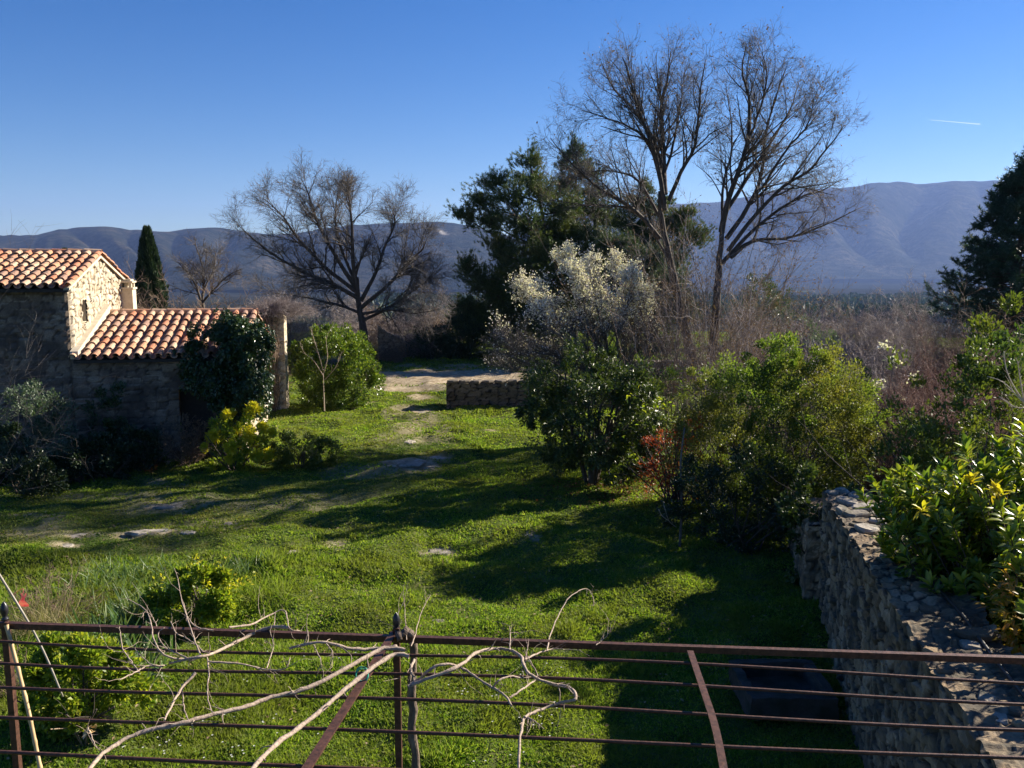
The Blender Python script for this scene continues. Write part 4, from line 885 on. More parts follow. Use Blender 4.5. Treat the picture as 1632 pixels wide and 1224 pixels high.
pine('pine_tree', 'pine half hidden behind the tall bare trees', bp[0], 46., 8.6,
     [(1028, 300, 0, .5), (1020, 325, .2, .8), (1050, 335, 0, .7), (1000, 355, 0, .9), (1065, 365, .3, .9), (1030, 380, 0, 1.1), (1090, 345, .4, .7), (1100, 375, .2, .9), (990, 400, 0, 1.), (1070, 410, 0, 1.2), (1040, 430, -.6, 1.2)], 'pine', 105, tufts=6000, per=24)
bp = P(1030, 600, 42)
pine('pine_tree', 'grey green pine behind the white blossom', bp[0], 42., 6.2,
     [(960, 390, .5, .8), (1000, 400, .2, .9), (1040, 420, 0, 1.), (985, 440, .4, 1.), (1070, 450, 0, 1.), (1020, 470, 0, 1.2), (1060, 500, .3, 1.2), (1090, 490, .3, .9), (1000, 520, .5, 1.1), (1050, 550, 0, 1.1)], 'pine_grey', 107, tufts=6500, per=24)
# dark conifer at the right edge
def spruce(name, label, X, Y, z0, h, w, mat, seed, n_wh=20, per_wh=11, dens=46):
    rng = np.random.default_rng(seed); t = thing(name, label, 'tree', (X, Y, 0)); mb = MB(); tube1(mb, [np.array([X, Y, -.1]), np.array([X, Y, h * .5]), np.array([X, Y, h])], .2, .02, 12, 8); mb.build('trunk', M['bark_dark'], t)
    mb = MB(); fb = MB(); A_ = []
    for k in range(n_wh):
        f_ = k / (n_wh - 1); z = z0 + (h - z0) * f_; r_ = w / 2 * (1 - f_) ** .75 + .12
        for q in range(per_wh):
            a_ = rng.uniform(0, 6.28); l_ = r_ * rng.uniform(.7, 1.15); d_ = np.array([math.cos(a_), math.sin(a_), 0]); s_ = np.array([X, Y, z + rng.normal(0, .1)])
            A_.append(poly([s_, s_ + d_ * l_ * .5 + [0, 0, -.1 * l_ + .12], s_ + d_ * l_ + [0, 0, .12 * l_]], 7))
    A_ = np.array(A_); R_ = np.full((len(A_), 1), .03) * np.linspace(1, .3, 7)[None]; tubes(mb, A_, R_, 4)
    k1, r1 = kids(rng, A_, R_, 12, (.3, .8), (.5, 1.1), 0., 4, .4, .25, 1, .08, .004, taperL=.5); tubes(mb, k1, r1, 3); mb.build('branches', M['bark_dark'], t)
    al = np.concatenate([k1, A_[:, 3:7]]); m = len(al); i = rng.integers(0, m, m * dens); u = rng.uniform(0, 2.99, m * dens); q = u.astype(int); u = (u - q)[:, None]
    p = al[i, q] * (1 - u) + al[i, q + 1] * u; tn = nrm(al[i, q + 1] - al[i, q]); D = nrm(tn * .5 + rdir(rng, len(p)) * .8 + [0, 0, .15]); S_ = nrm(np.cross(D, rdir(rng, len(p)))); w_ = .014
    v = np.stack([p - S_ * w_, p + S_ * w_, p + D * .14], 1); fb.add(v.reshape(-1, 3), np.arange(len(p) * 3).reshape(-1, 3)); fb.build('crown', M[mat], t)
spruce('conifer_tree', 'dark blue green conifer with layered branches at the right edge', P(1625, 400, 31)[0], 31., 2.6, 8.0, 5.8, 'conifer', 201)
spruce('conifer_tree', 'second dark conifer cut by the right edge of the view', P(1720, 400, 34)[0], 34., 2., 8.6, 6.6, 'conifer', 202, 16, 8, 40)
# cypresses
def cypress(label, px, top, Y, wpx, seed, n=16000):
    rng = np.random.default_rng(seed); tpt = P(px, top, Y); X = tpt[0]; h = tpt[2]; w = wpx / F * Y; t = thing('cypress_tree', label, 'tree', (X, Y, 0)); mb = MB(); tube1(mb, [np.array([X, Y, -.1]), np.array([X, Y, h * .9])], .1, .02, 6, 7); mb.build('trunk', M['bark_dark'], t)
    u = rng.uniform(0, 1, n) ** .8; z = h * u; a_ = rng.uniform(0, 6.28, n); r_ = w / 2 * np.minimum(1, (1 - u) * 2.2 + .02) ** .7 * (1 + .14 * np.sin(a_ * 7 + z * 3) + .1 * np.sin(a_ * 3 - z * 5)) * rng.uniform(.72, 1., n)
    p = np.stack([X + r_ * np.cos(a_), Y + r_ * np.sin(a_), z], -1); D = nrm(np.stack([np.cos(a_) * .35, np.sin(a_) * .35, np.ones(n)], -1) + rng.normal(0, .2, (n, 3)))
    mb = MB(); leaves(mb, p, D, rdir(rng, n), .2 * rng.uniform(.6, 1.2, n), .05); mb.build('crown', M['cypress'], t)
cypress('tall narrow dark cypress behind the house chimney', 234, 366, 34., 46, 301)
cypress('tip of a small cypress showing over the main roof ridge', 103, 400, 40., 16, 302, 5000)

# --- blossoming almond
rng = np.random.default_rng(25); YA = 23.
ab = P(990, 690, YA); 
T5 = [([(1000, 690), (995, 650), (985, 620)], 0, 0, .11, .09)]
D5 = [([(990, 640), (975, 580), (960, 520), (945, 460), (940, 410)], 0, -.4, .06, .008), ([(990, 640), (940, 590), (890, 560), (840, 545), (790, 530)], 0, -.6, .06, .006), ([(988, 630), (930, 570), (885, 520), (850, 480), (835, 455)], 0, .6, .05, .006),
      ([(990, 630), (1010, 560), (1020, 500), (1025, 450)], 0, -.3, .05, .006), ([(985, 630), (960, 560), (925, 490), (905, 430), (900, 410)], 0, .3, .05, .006), ([(988, 640), (930, 610), (870, 590), (810, 575), (770, 560)], 0, .2, .05, .006),
      ([(990, 630), (995, 560), (985, 480), (975, 410)], 0, .9, .05, .006), ([(990, 640), (950, 590), (920, 545), (870, 510), (845, 490)], 0, -1.2, .05, .006), ([(990, 620), (1000, 570), (1030, 540), (1045, 520)], 0, .5, .04, .006),
      ([(985, 620), (950, 550), (930, 490), (925, 420)], 0, -.9, .05, .006), ([(985, 620), (945, 560), (895, 510), (870, 450)], 0, -.2, .05, .006), ([(990, 620), (985, 540), (1000, 480), (1005, 430)], 0, -.9, .05, .006), ([(985, 620), (925, 590), (880, 550), (820, 510)], 0, -.1, .05, .006), ([(985, 640), (900, 600), (830, 570), (775, 545)], 0, -.8, .05, .006), ([(985, 630), (900, 575), (830, 545), (790, 510)], 0, .7, .05, .006)]
at_, last = bare_tree('blossoming_tree', 'almond tree in pale pink white blossom in front of the pines', D5, YA, ab * [1, 1, 0], rng, T5, k=(18, 10, 6, 0), lens=((.4, 1.1), (.25, .7), (.12, .35), (.1, .2)), rmin=.004, up=(.35, .25, .1, 0), tw='twig_grey', dy=14)
mb = MB(); n = 120000; i = rng.integers(0, len(last), n); q = rng.integers(0, 4, n); p = last[i, q] + rng.normal(0, .02, (n, 3))
w = np.clip((p[:, 2] - 2.8) / 2.0, .06, 1) ** 1.3; p = p[rng.random(n) < w]; n = len(p); leaves(mb, p, rdir(rng, n), rdir(rng, n), .042 * rng.uniform(.6, 1.3, n), .042); tag(mb.build('blossom', M['blossom'], at_), kind='stuff')

# --- saplings between almond and the tall trees
for q, (px, top, Y, wd_, m_) in enumerate([(1075, 325, 23.2, 1.6, 'twig_brown'), (1120, 330, 22.6, 1.9, 'twig_thicket'), (1160, 340, 23.4, 1.6, 'twig_grey'), (1060, 400, 21.6, 1.6, 'twig_brown'), (1200, 410, 23., 2.0, 'twig_brown'), (1135, 400, 21.2, 2., 'twig_thicket')]):
    tpt = P(px, top, Y); twigbush('sapling', ['thin brown sapling clump right of the blossoming tree', 'tall brown sapling clump at the foot of the tall bare trees', 'grey sapling clump under the right hand tall tree', 'low brown sapling clump beside the blossom', 'wide brown sapling clump under the mountain', 'grey sapling clump behind the big green shrub'][q], 'sapling', tpt[0], Y, wd_, tpt[2], m_, 400 + q, 20, 7, 5, .012, spread=.2, buds=2500, rmin=.0036, base=.22)

# --- brush thickets on the right, middle distance
TH_ = [(1195, 470, 34, 3.2, 'twig_thicket'), (1250, 462, 37, 4, 'twig_thicket'), (1310, 455, 38, 4.2, 'twig_thicket'), (1370, 448, 36, 4, 'twig_thicket'), (1430, 455, 38, 4.2, 'twig_thicket'), (1475, 462, 34, 3.6, 'twig_thicket'), (1290, 495, 27, 3.4, 'twig_thicket'), (1240, 510, 25, 3, 'twig_thicket'), (1350, 490, 26, 3.6, 'twig_thicket'),
       (1410, 500, 25, 3.4, 'twig_thicket'), (1330, 530, 21, 2.8, 'twig_thicket'), (1395, 545, 20, 2.6, 'twig_thicket'), (1540, 480, 28, 3.8, 'twig_brown'), (1600, 470, 26, 3.4, 'twig_brown')]
wh = ['far left end of the right hand thicket', 'behind the thicket, under the left of the mountain', 'under the middle of the mountain', 'tallest of the grey thicket', 'beside the far wood, grey', 'next to the dark conifer, left side', 'middle of the grey thicket', 'behind the left top of the green shrub', 'grey, right behind the green shrub', 'above the pale flowers', 'nearest grey tangle over the green shrub', 'brown tangle right of the green shrub', 'below the dark conifer', 'under the dark conifer at the edge']
protos = []
for q, (px, top, Y, wd_, m_) in enumerate(TH_):
    tpt = P(px, top, Y); lb = 'leafless thicket bush ' + wh[q]
    if q in (0, 1): protos.append((twigbush('thicket_bush', lb, 'bush', tpt[0], Y, wd_, tpt[2], m_, 500 + q, 120, 9, 7, .009, dome=True, buds=2500, rmin=.006, group='leafless thicket on the right', base=.2), tpt[2], wd_, tpt[0], Y))
    else: twigbush('thicket_bush', lb, 'bush', tpt[0], Y, wd_, tpt[2], m_, 500 + q, 120, 8, 6, .009, dome=True, buds=1500, rmin=.005 if Y > 24 else .004, group='leafless thicket on the right', base=.2)
gt = shrub('green_bush', 'round dark green bush standing above the leafless thicket', 'bush', P(1220, 440, 50)[0], 50, 3.4, 3., 4.0, 'laurel', 9000, .12, .06, .3, seed=601)
shrub('green_bush', 'dull green bush in the thicket right behind the big green shrub', 'bush', P(1345, 590, 18.5)[0], 18.5, 1.8, 1.6, 2.7, 'dark_leaf', 7000, .07, .035, .2, seed=602)
shrub('green_bush', 'grey green bush among the leafless twigs left of the white flowers', 'bush', P(1290, 500, 29)[0], 29, 2.4, 2., 2.9, 'grey_green', 6000, .08, .03, .25, seed=603)
# red brown briar mounds
for q, (px, top, Y, wd_) in enumerate([(1500, 505, 19.5, 2.4), (1440, 560, 17.5, 2.2), (1570, 500, 21, 3.), (1530, 575, 15.5, 2.2), (1465, 620, 14.5, 1.6)]):
    tpt = P(px, top, Y); twigbush('bramble', ['rounded red brown bramble mound below the conifer', 'red brown bramble right of the green shrub', 'red brown bramble behind the right hand shrub', 'tangled bramble before the rounded mound', 'low dark bramble behind the garden wall'][q], 'bramble', tpt[0], Y, wd_, tpt[2], 'twig_red', 620 + q, 150, 9, 7, .007, dome=True, rmin=.003, base=.22)
# white flowers in the thicket
fl = thing('flowering_bush', 'sprig of a few white flowers on a bare bush in the thicket', 'bush', P(1405, 620, 18) * [1, 1, 0])
mb = MB(); rg = np.random.default_rng(9); ends = [P(x, y, 18) for x, y in ((1410, 550), (1400, 615), (1455, 600), (1432, 632), (1425, 575))]; b0 = P(1405, 620, 18) * [1, 1, 0]
A_ = np.array([poly([b0, b0 * .4 + e * .6 + [0, 0, .2], e], 7) for e in ends]); R_ = np.full((5, 1), .014) * np.linspace(1, .4, 7)[None]; tubes(mb, A_, R_, 5); k1, r1 = kids(rg, A_, R_, 8, (.2, .6), (.3, .9), .1, 5, .5, .3); tubes(mb, k1, r1, 3); mb.build('branches', M['twig_grey'], fl)
mb = MB(); C = np.concatenate([e + rg.normal(0, .06, (m, 3)) for e, m in zip(ends, (30, 60, 20, 16, 16))]); leaves(mb, C, rdir(rg, len(C)), rdir(rg, len(C)), .06, .05); mb.build('blossom', M['blossom'], fl)

# --- brown brush left / centre background
for q, (px, top, Y, wd_, m_) in enumerate([(225, 435, 28, 2.2, 'twig_brown'), (285, 450, 28.5, 2.4, 'twig_brown'), (350, 455, 29, 2.6, 'twig_brown'), (400, 462, 30, 2.2, 'twig_brown'), (645, 462, 46, 4.4, 'twig_thicket'), (690, 475, 47, 3.8, 'twig_brown'), (600, 478, 47, 4.2, 'twig_brown'), (540, 468, 45, 5, 'twig_thicket'), (480, 455, 40, 4.4, 'twig_thicket'), (435, 465, 38, 3.8, 'twig_brown'), (660, 515, 44, 3.2, 'twig_thicket'), (622, 541, 42, 1.5, 'twig_brown'), (565, 455, 50, 5.4, 'twig_thicket'), (715, 455, 54, 5.6, 'twig_thicket')]):
    tpt = P(px, top, Y); twigbush('brown_bush', 'leafless brown bush ' + ['beside the chimney and cypress', 'below the small bare tree, left side', 'behind the middle of the wing roof', 'behind the right end of the wing roof', 'in front of the valley, left of the dark pine', 'touching the left of the dark pine', 'behind the ochre wall stub', 'under the broad bare oak', 'left under the broad bare oak', 'above the ivy covered pillar', 'right of the ochre wall stub, low', 'small and round at the foot of the ochre wall', 'far behind the oak trunk', 'far behind the left of the pine'][q], 'bush', tpt[0], Y, wd_, max(1., tpt[2]), m_, 700 + q, 90, 8, 6, .01, dome=True, rmin=.007, group='brown brush in the background', base=.2)
for q, (px, top, Y, w_) in enumerate([(690, 515, 43, 2.6), (735, 500, 44, 3.), (655, 540, 46, 2.2)]):
    tpt = P(px, top, Y); shrub('juniper', ['dark juniper at the left foot of the central pine', 'dark juniper close against the pine', 'small dark juniper at the end of the track'][q], 'bush', tpt[0], Y, w_, w_, tpt[2], 'cypress', 7000, .14, .04, .3, seed=730 + q)

# --- pillar with dry ivy, ivy mass, laurel, pale sapling
pb_ = G(440, 657); pil = thing('stone_pillar', 'tall stone pillar wrapped in dry ivy stems between ivy and laurel', 'pillar', (pb_[0], pb_[1], 0))
mb = MB(); rubble(mb, (pb_[0] - .42, pb_[1]), (pb_[0] + .32, pb_[1] + .12), 3.15, 3.1, -.9, .28, .16, .05, .05, 17, -.1, .05); mb.build('stonework', M['house_stone'], pil, attr=True)
rg = np.random.default_rng(44); iv = thing('dry_ivy', 'dead brown ivy heaped on the top and left side of the stone pillar', 'climber', (pb_[0], pb_[1] - .1, 0))
n = 420; s0 = np.stack([pb_[0] + rg.uniform(-.95, .1, n), pb_[1] - .08 - rg.random(n) * .22, rg.uniform(0, 1., n)], -1); A_ = np.empty((n, 8, 3)); A_[:, 0] = s0
for k in range(1, 8): A_[:, k] = A_[:, k - 1] + np.stack([rg.normal(-.01, .05, n), rg.normal(0, .025, n), rg.uniform(.2, .42, n)], -1)
A_[:, :, 2] = np.minimum(A_[:, :, 2], 3.45); R_ = np.full((n, 8), .012); mb = MB(); tubes(mb, A_, R_, 4); k1, r1 = kids(rg, A_, R_, 10, (.15, .4), (.5, 1.2), .05, 4, .6, .1, 1, .2); tubes(mb, k1, r1, 3); mb.build('stems', M['twig_brown'], iv)
mb = MB(); ct = np.array([pb_[0] - .05, pb_[1], 3.2]); n = 160; u = rdir(rg, n); u[:, 2] = np.abs(u[:, 2]) * .9 - .15; A_ = ct[None, None] + (u * rg.uniform(.35, 1.1, (n, 1)) + np.array([.25, .1, 0]))[:, None] * (np.array([1.35, .9, .62]) * np.linspace(.1, 1, 5)[:, None])[None]; R_ = np.full((n, 1), .009) * np.linspace(1, .5, 5)[None]; A_[:, 1:] += rg.normal(0, .06, A_[:, 1:].shape); tubes(mb, A_, R_, 3); k1, r1 = kids(rg, A_, R_, 8, (.2, .5), (.4, 1.2), .1, 4, .7, .2); tubes(mb, k1, r1, 3); k2, r2 = kids(rg, k1, r1, 3, (.1, .3), (.4, 1.2), 0, 3, .7, .2); tubes(mb, k2, r2, 3); mb.build('tangle', M['twig_thicket'], iv); mb = MB(); n = 3800; p = np.stack([pb_[0] + rg.normal(-.42, .22, n), pb_[1] - .12 + rg.uniform(-.3, .3, n), rg.uniform(.1, 3.25, n)], -1); leaves(mb, p, nrm(rdir(rg, n) + [0, -.2, -.5]), rdir(rg, n), .07 * rg.uniform(.6, 1.2, n), .05); mb.build('leaves', M['dark_leaf'], iv)
ic = P(360, 580, 20.2)
ivt = thing('ivy', 'dense dark glossy ivy hanging over the right end of the wing roof', 'climber', (ic[0], 20.3, 0)); rg = np.random.default_rng(45); mb = MB()
for (px, py, Y, w_, h_, d_, n) in ((340, 560, 20.3, 1.9, 1.5, 1.1, 9500), (395, 555, 20.2, 1.2, 1.6, 1.1, 7000), (375, 520, 20.6, 1.3, .7, 1.0, 3500), (400, 605, 20., .9, 1.1, .8, 3500), (330, 600, 20.1, 1.2, .9, .8, 3000), (375, 640, 20.2, 1.3, 1.2, .8, 3000), (412, 620, 20.9, .6, 1.9, 1.3, 5000), (405, 560, 21.2, .7, 1.3, 1.3, 3500)):
    p, o = clumps(rg, P(px, py, Y), (w_, d_, h_), 60, n, .16, .5); leaves(mb, p, nrm(o * .6 + rdir(rg, n) * .5 + [0, -.1, -.6]), nrm(o + rdir(rg, n) * .5 + [0, 0, .4]), .075 * rg.uniform(.6, 1.2, n), .06)
mb.build('foliage', M['ivy'], ivt); mb = MB(); b0 = np.array([ic[0] + .3, 20.15, 0]); A_ = np.array([poly([b0 + [rg.normal(0, .1), 0, 0], P(370 + rg.normal(0, 20), 640, 20.2), P(370 + rg.normal(0, 35), 560 + rg.normal(0, 20), 20.2)], 8) for _ in range(9)]); tubes(mb, A_, np.full((9, 8), .02), 5); mb.build('stems', M['bark_dark'], ivt)
lb = G(532, 650); shrub('laurel_bush', 'round bright glossy laurel bush right of the stone pillar', 'bush', lb[0], lb[1] + .6, 2.8, 2.6, 2.7, 'laurel_bright', 30000, .1, .05, .24, seed=61, lump=.08, shell=.75, n_cl=200)
sp_ = G(517, 652); pt_ = thing('sapling', 'small pale bare sapling in front of the round laurel', 'sapling', (sp_[0], sp_[1] - 1., 0)); rg = np.random.default_rng(46); Ys = sp_[1] - 1.
mb = MB(); Ls = [[(517, 655), (516, 620), (515, 595)], [(516, 600), (500, 575), (485, 562), (478, 548)], [(515, 598), (522, 570), (520, 540), (530, 520)], [(515, 590), (508, 565), (500, 540), (495, 520)], [(518, 605), (535, 585), (545, 560)]]
L2 = [(poly([P(x, y, Ys + .1 * k) for x, y in l], 12), np.linspace(.022 if k == 0 else .014, .006, 12)) for k, l in enumerate(Ls)]; A_, R_ = resamp(L2, 12); tubes(mb, A_, R_, 6); k1, r1 = kids(rg, A_[1:], R_[1:], 7, (.15, .45), (.3, .9), .15, 5, .5, .3, 1, .1, .004); tubes(mb, k1, r1, 4); mb.build('branches', M['twig_pale'], pt_)

# --- plants along the house front
q_ = G(380, 752); shrub('yellow_shrub', 'shrub with bright yellow leaf rosettes in front of the wing', 'shrub', q_[0], q_[1] + .1, 1.5, 1.1, 1.55, 'yellow_green', 4200, .08, .045, .13, seed=71, extra=[('yellow_leaves', 'yellow_leaf', 6500, .1, .055, lambda p: p[:, 2] > .3)], shell=.4)
q_ = G(470, 752); shrub('low_shrub', 'low spreading dark green shrub right of the yellow shrub', 'shrub', q_[0], q_[1] + .6, 2.1, 1.3, .8, 'green_shrub', 6500, .07, .035, .16, seed=72)
q_ = G(285, 750); twigbush('twiggy_shrub', 'small pinkish brown twiggy shrub before the wing wall', 'shrub', q_[0], q_[1] + .7, 1.0, 1.1, 'twig_brown', 73, 40, 8, 5, .007, spread=.5, rmin=.004, buds=2500)
q_ = G(60, 745); shrub('large_shrub', 'big dark shrub with pale grey green top against the house', 'shrub', P(60, 690, 18.6)[0], 18.6, 1.9, 1.4, 2.05, 'grey_green', 8500, .07, .035, .2, seed=74)
for q, (px, Y, w_, h_, m_) in enumerate([(-15, 18, 1.6, 1.5, 'dark_leaf'), (130, 18.3, 1.4, 1.1, 'dark_leaf'), (175, 18.6, 1.2, .9, 'dark_leaf'), (40, 17.2, 1.8, .75, 'dark_leaf'), (175, 19.6, .9, 2.0, 'ivy'), (225, 19.3, .8, 1.0, 'dark_leaf')]):
    shrub('dark_shrub', ['dark shrub cut by the left edge of the view', 'dark shrub right of the pale topped shrub', 'dark shrub below the corner of house and wing', 'low dark shrub before the pale topped shrub', 'dark climber on the corner of house and wing', 'small dark shrub under the wing wall'][q], 'shrub', P(px, 700, Y)[0], Y, w_, 1.1, h_, m_, 4500, .07, .04, .16, seed=80 + q)
for q, (px, py, w_, h_, m_) in enumerate([(212, 742, .55, .42, 'laurel'), (238, 752, .3, .3, 'rust_leaf'), (160, 752, .3, .25, 'rust_leaf'), (252, 745, .4, .35, 'laurel'), (90, 758, .4, .2, 'dry_grass')]):
    c = G(px, py); shrub('small_plant', ['pale green leafy plant at the edge of the house shade', 'small rusty plant in the weeds by the house', 'tiny reddish plant left of the leafy one', 'leafy plant next to the twiggy shrub', 'dry weed at the lawn edge on the left'][q], 'plant', c[0], c[1], w_, w_, h_, m_, 420, .07, .04, .09, seed=90 + q, stems=5)
twigbush('bare_bush', 'pale bare twigs hanging in at the left edge before the house', 'bush', P(-60, 600, 15.5)[0], 15.5, 2.4, 4.6, 'twig_grey', 95, 14, 8, 6, .008, spread=.33, arch=.25, rmin=.0025, base=.12)

# --- central laurel with trunk, red shrub, big green shrub
c = G(957, 775); shrub('laurel_tree', 'dark evergreen laurel on a short trunk at the middle of the lawn', 'bush', c[0] - .2, c[1], 3.1, 2.6, 2.9, 'laurel', 30000, .09, .042, .2, seed=111, trunk=(5, .06), bottom=.35, droop=.5, lump=.12,
    extra=[('yellow_leaves', 'yellow_green', 500, .1, .05, lambda p: (p[:, 0] > c[0]) & (p[:, 2] < 2.2))])
c = G(1085, 800); shrub('red_shrub', 'shrub with sparse red leaves left of the big green shrub', 'shrub', P(1080, 730, 16.5)[0], 16.5, 1.7, 1.3, 1.9, 'red_leaf', 3000, .07, .035, .2, seed=112, stems=26, shell=.35)
shrub('olive_shrub', 'olive green shrub between the laurel and the red leaves', 'shrub', P(1035, 690, 19.2)[0], 19.2, 1.9, 1.6, 2.5, 'green_shrub', 5200, .06, .03, .2, seed=113, stems=20)
bgx = P(1240, 700, 15.6)[0]
shrub('big_green_shrub', 'big bushy green shrub with small glinting leaves at the end of the garden wall', 'shrub', bgx, 15.6, 3.9, 3., 3.15, 'bright_shrub', 100000, .05, .03, .2, n_cl=620, seed=114, lump=.12, stems=24, shell=.6)
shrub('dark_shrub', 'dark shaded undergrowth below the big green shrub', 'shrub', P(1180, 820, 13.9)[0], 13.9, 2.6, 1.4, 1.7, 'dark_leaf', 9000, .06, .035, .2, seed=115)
c = P(1340, 790, 12.2); shrub('ivy', 'ivy spilling over the far end of the garden wall', 'climber', c[0] - .2, 12.3, 1.3, 1.0, 2.1, 'laurel', 5500, .065, .05, .16, seed=116)
c = G(1083, 868); rg = np.random.default_rng(47); th_ = thing('sapling', 'thin young tree stem in the shade with a forked pale twig', 'sapling', (c[0], c[1], 0))
mb = MB(); tube1(mb, [c - [0, 0, .1], c + [.02, 0, .7], c + [-.02, 0, 1.4], c + [.05, .1, 2.0]], .025, .012, 14, 6); mb.build('stem', M['bark'], th_); mb = MB(); A_ = np.array([poly([P(1078, 840, c[1]), P(1066, 830, c[1] - .1), P(1058, 805, c[1] - .2)], 7), poly([P(1066, 830, c[1] - .1), P(1055, 822, c[1] - .15), P(1050, 812, c[1] - .2)], 7)]); tubes(mb, A_, np.full((2, 7), .006), 5); k1, r1 = kids(rg, A_, np.full((2, 7), .006), 6, (.05, .15), (.4, .9), .1, 4, .6, .2, 1, .1, .0025); tubes(mb, k1, r1, 3); mb.build('twig', M['twig_pale'], th_)

# --- right side plants
c = P(1570, 600, 12.5); shrub('green_shrub', 'leafy olive green shrub before the brambles at the right', 'shrub', c[0], 12.6, 2.6, 2., 3.6, 'green_shrub', 12000, .08, .04, .22, seed=121, lump=.2, stems=20)
c = P(1610, 520, 13); shrub('green_shrub', 'tall pointed leafy shrub at the right edge under the conifer', 'shrub', c[0] + .15, 13.4, 1.2, 1.1, 4.15, 'green_shrub', 6500, .08, .04, .2, seed=122, stems=12)
c = P(1510, 650, 11.5); shrub('green_shrub', 'low leafy shrub behind the yellow green bush', 'shrub', c[0], 12., 1.5, 1.2, 2.7, 'green_shrub', 5500, .07, .035, .18, seed=123, stems=12)
# pale bare branch at right edge
rg = np.random.default_rng(48); wb = thing('bare_branch', 'whitish bare branch curving in at the right edge', 'sapling', (P(1700, 640, 9.5)[0], 9.5, 0)); mb = MB()
Ls = [[(1700, 900), (1690, 700), (1650, 652), (1620, 650), (1592, 632)], [(1640, 652), (1618, 620), (1604, 590), (1600, 560)], [(1650, 655), (1630, 640), (1600, 610), (1574, 600)], [(1632, 640), (1625, 600), (1622, 575)]]
A_, R_ = resamp([(poly([P(x, y, 9.5) for x, y in l], 14), np.linspace(.016 if k == 0 else .009, .004, 14)) for k, l in enumerate(Ls)], 14); tubes(mb, A_, R_, 6); k1, r1 = kids(rg, A_, R_, 5, (.1, .3), (.3, .8), .1, 5, .5, .4, 1, .1, .0025); tubes(mb, k1, r1, 4); mb.build('branches', M['twig_pale'], wb)

# yellow-green magnolia-like bush beyond the garden wall: rosettes of long leaves on shoots
rg = np.random.default_rng(131); bx, by = 4.75, 7.1; mg = thing('evergreen_bush', 'big bush of long yellow green leaves leaning over the garden wall', 'bush', (bx, by, 0)); mb = MB(); lf = MB(); gl = MB()
ends = []
for (px, py, Y, w_, d_, h_, n) in ((1600, 800, 7.4, 1.7, 1.3, 1.1, 115), (1480, 800, 7.8, 1.0, 1.0, .8, 62), (1560, 880, 7.2, 1.5, 1.2, 1.1, 100), (1460, 860, 7.9, .8, .8, .5, 30), (1640, 950, 6.9, 1.2, 1.2, 1.0, 70), (1590, 960, 6.9, 1.1, 1., .6, 44), (1690, 780, 7.6, 1.5, 1.4, 1.5, 80), (1720, 900, 6.2, 1.3, 1.4, 1.2, 70), (1800, 1000, 5.2, 1.3, 1.4, 1.2, 70), (1420, 790, 8.1, .6, .6, .5, 14), (1500, 850, 7.6, 1.0, 1., .8, 50)):  # rightmost lobes reach out of view, added to shade the wall top
    c = P(px, py, Y); u = rdir(rg, n); ends.append(c + u * np.array([w_, d_, h_]) / 2 * rg.uniform(.45, 1., (n, 1)))
ends = np.concatenate(ends); ends = ends[(ends[:, 1] < 14)]; n = len(ends); root = np.array([bx + .35, by + .2, .1])
hub = root + (ends - root) * .5 + [0, 0, .05]
A_ = np.stack([hub + (ends - hub) * t + np.array([0, 0, -.08]) * math.sin(t * 3.1) for t in np.linspace(0, 1, 6)], 1); tubes(mb, A_, np.full((n, 1), .007) * np.linspace(1.3, .6, 6)[None], 4)
hh = [root + (ends[k] - root) * .5 for k in range(0, n, 22)]; A2 = np.array([poly([root + rg.normal(0, .05, 3) * [1, 1, 0], root * .6 + e * .4 + [0, 0, .1], e], 8) for e in hh]); tubes(mb, A2, np.full((len(A2), 1), .03) * np.linspace(1, .5, 8)[None], 6); mb.build('branches', M['bark_dark'], mg)
ax = nrm(A_[:, -1] - A_[:, -3] + [0, 0, .35 * .2]); 
for k in range(17):
    ph = k * 2.4 + rg.uniform(0, 6, n); back = (k // 4) * .035 + rg.uniform(0, .02, n); q = nrm(np.cross(ax, rdir(rg, n))); q2 = np.cross(ax, q)
    side = q * np.cos(ph)[:, None] + q2 * np.sin(ph)[:, None]; open_ = .35 + .28 * (k // 4); D = nrm(ax + side * open_ * 1.2 + [0, 0, .1]); N = nrm(ax * 1. - side * .5)
    bigleaves(gl if k % 17 == 3 and False else lf, A_[:, -1] - ax * back[:, None], D, N, rg.uniform(.085, .14, n), .044)
sel = rg.integers(0, n, 900); t_ = rg.uniform(0, .8, 900)[:, None]; pc = hub[sel] + (ends[sel] - hub[sel]) * t_ + rg.normal(0, .1, (900, 3))
for _ in range(5): bigleaves(lf, pc + rg.normal(0, .03, pc.shape), nrm(rdir(rg, 900) + [0, 0, .3]), nrm(rdir(rg, 900) * .6 + [0, 0, .8]), rg.uniform(.08, .13, 900), .044)
lf.build('foliage', M['magnolia'], mg)
for (px, py) in ((1588, 782), (1548, 770), (1596, 790), (1470, 815)):
    c = P(px, py, 6.75); m = 12; bigleaves(gl, np.repeat(c[None], m, 0) + rg.normal(0, .01, (m, 3)), nrm(rdir(rg, m) + [0, -.3, .7]), nrm(rdir(rg, m) * .4 + [0, 0, 1]), .1, .035)
gl.build('golden_leaves', M['magnolia_gold'], mg)
c = P(1625, 985, 5.9); rg = np.random.default_rng(132); og = thing('orange_bush', 'bush with orange tinged leaves at the right edge behind the wall', 'bush', (c[0] + .25, 6.0, 0)); lf = MB(); n = 520
p, o = clumps(rg, c + [.22, 0, -.02], (.75, .7, 1.0), 34, n, .12, .5); bigleaves(lf, p, nrm(o + rdir(rg, n) * .5 + [0, 0, .1]), nrm(rdir(rg, n) * .4 + [0, 0, 1]), rg.uniform(.06, .1, n), .028)
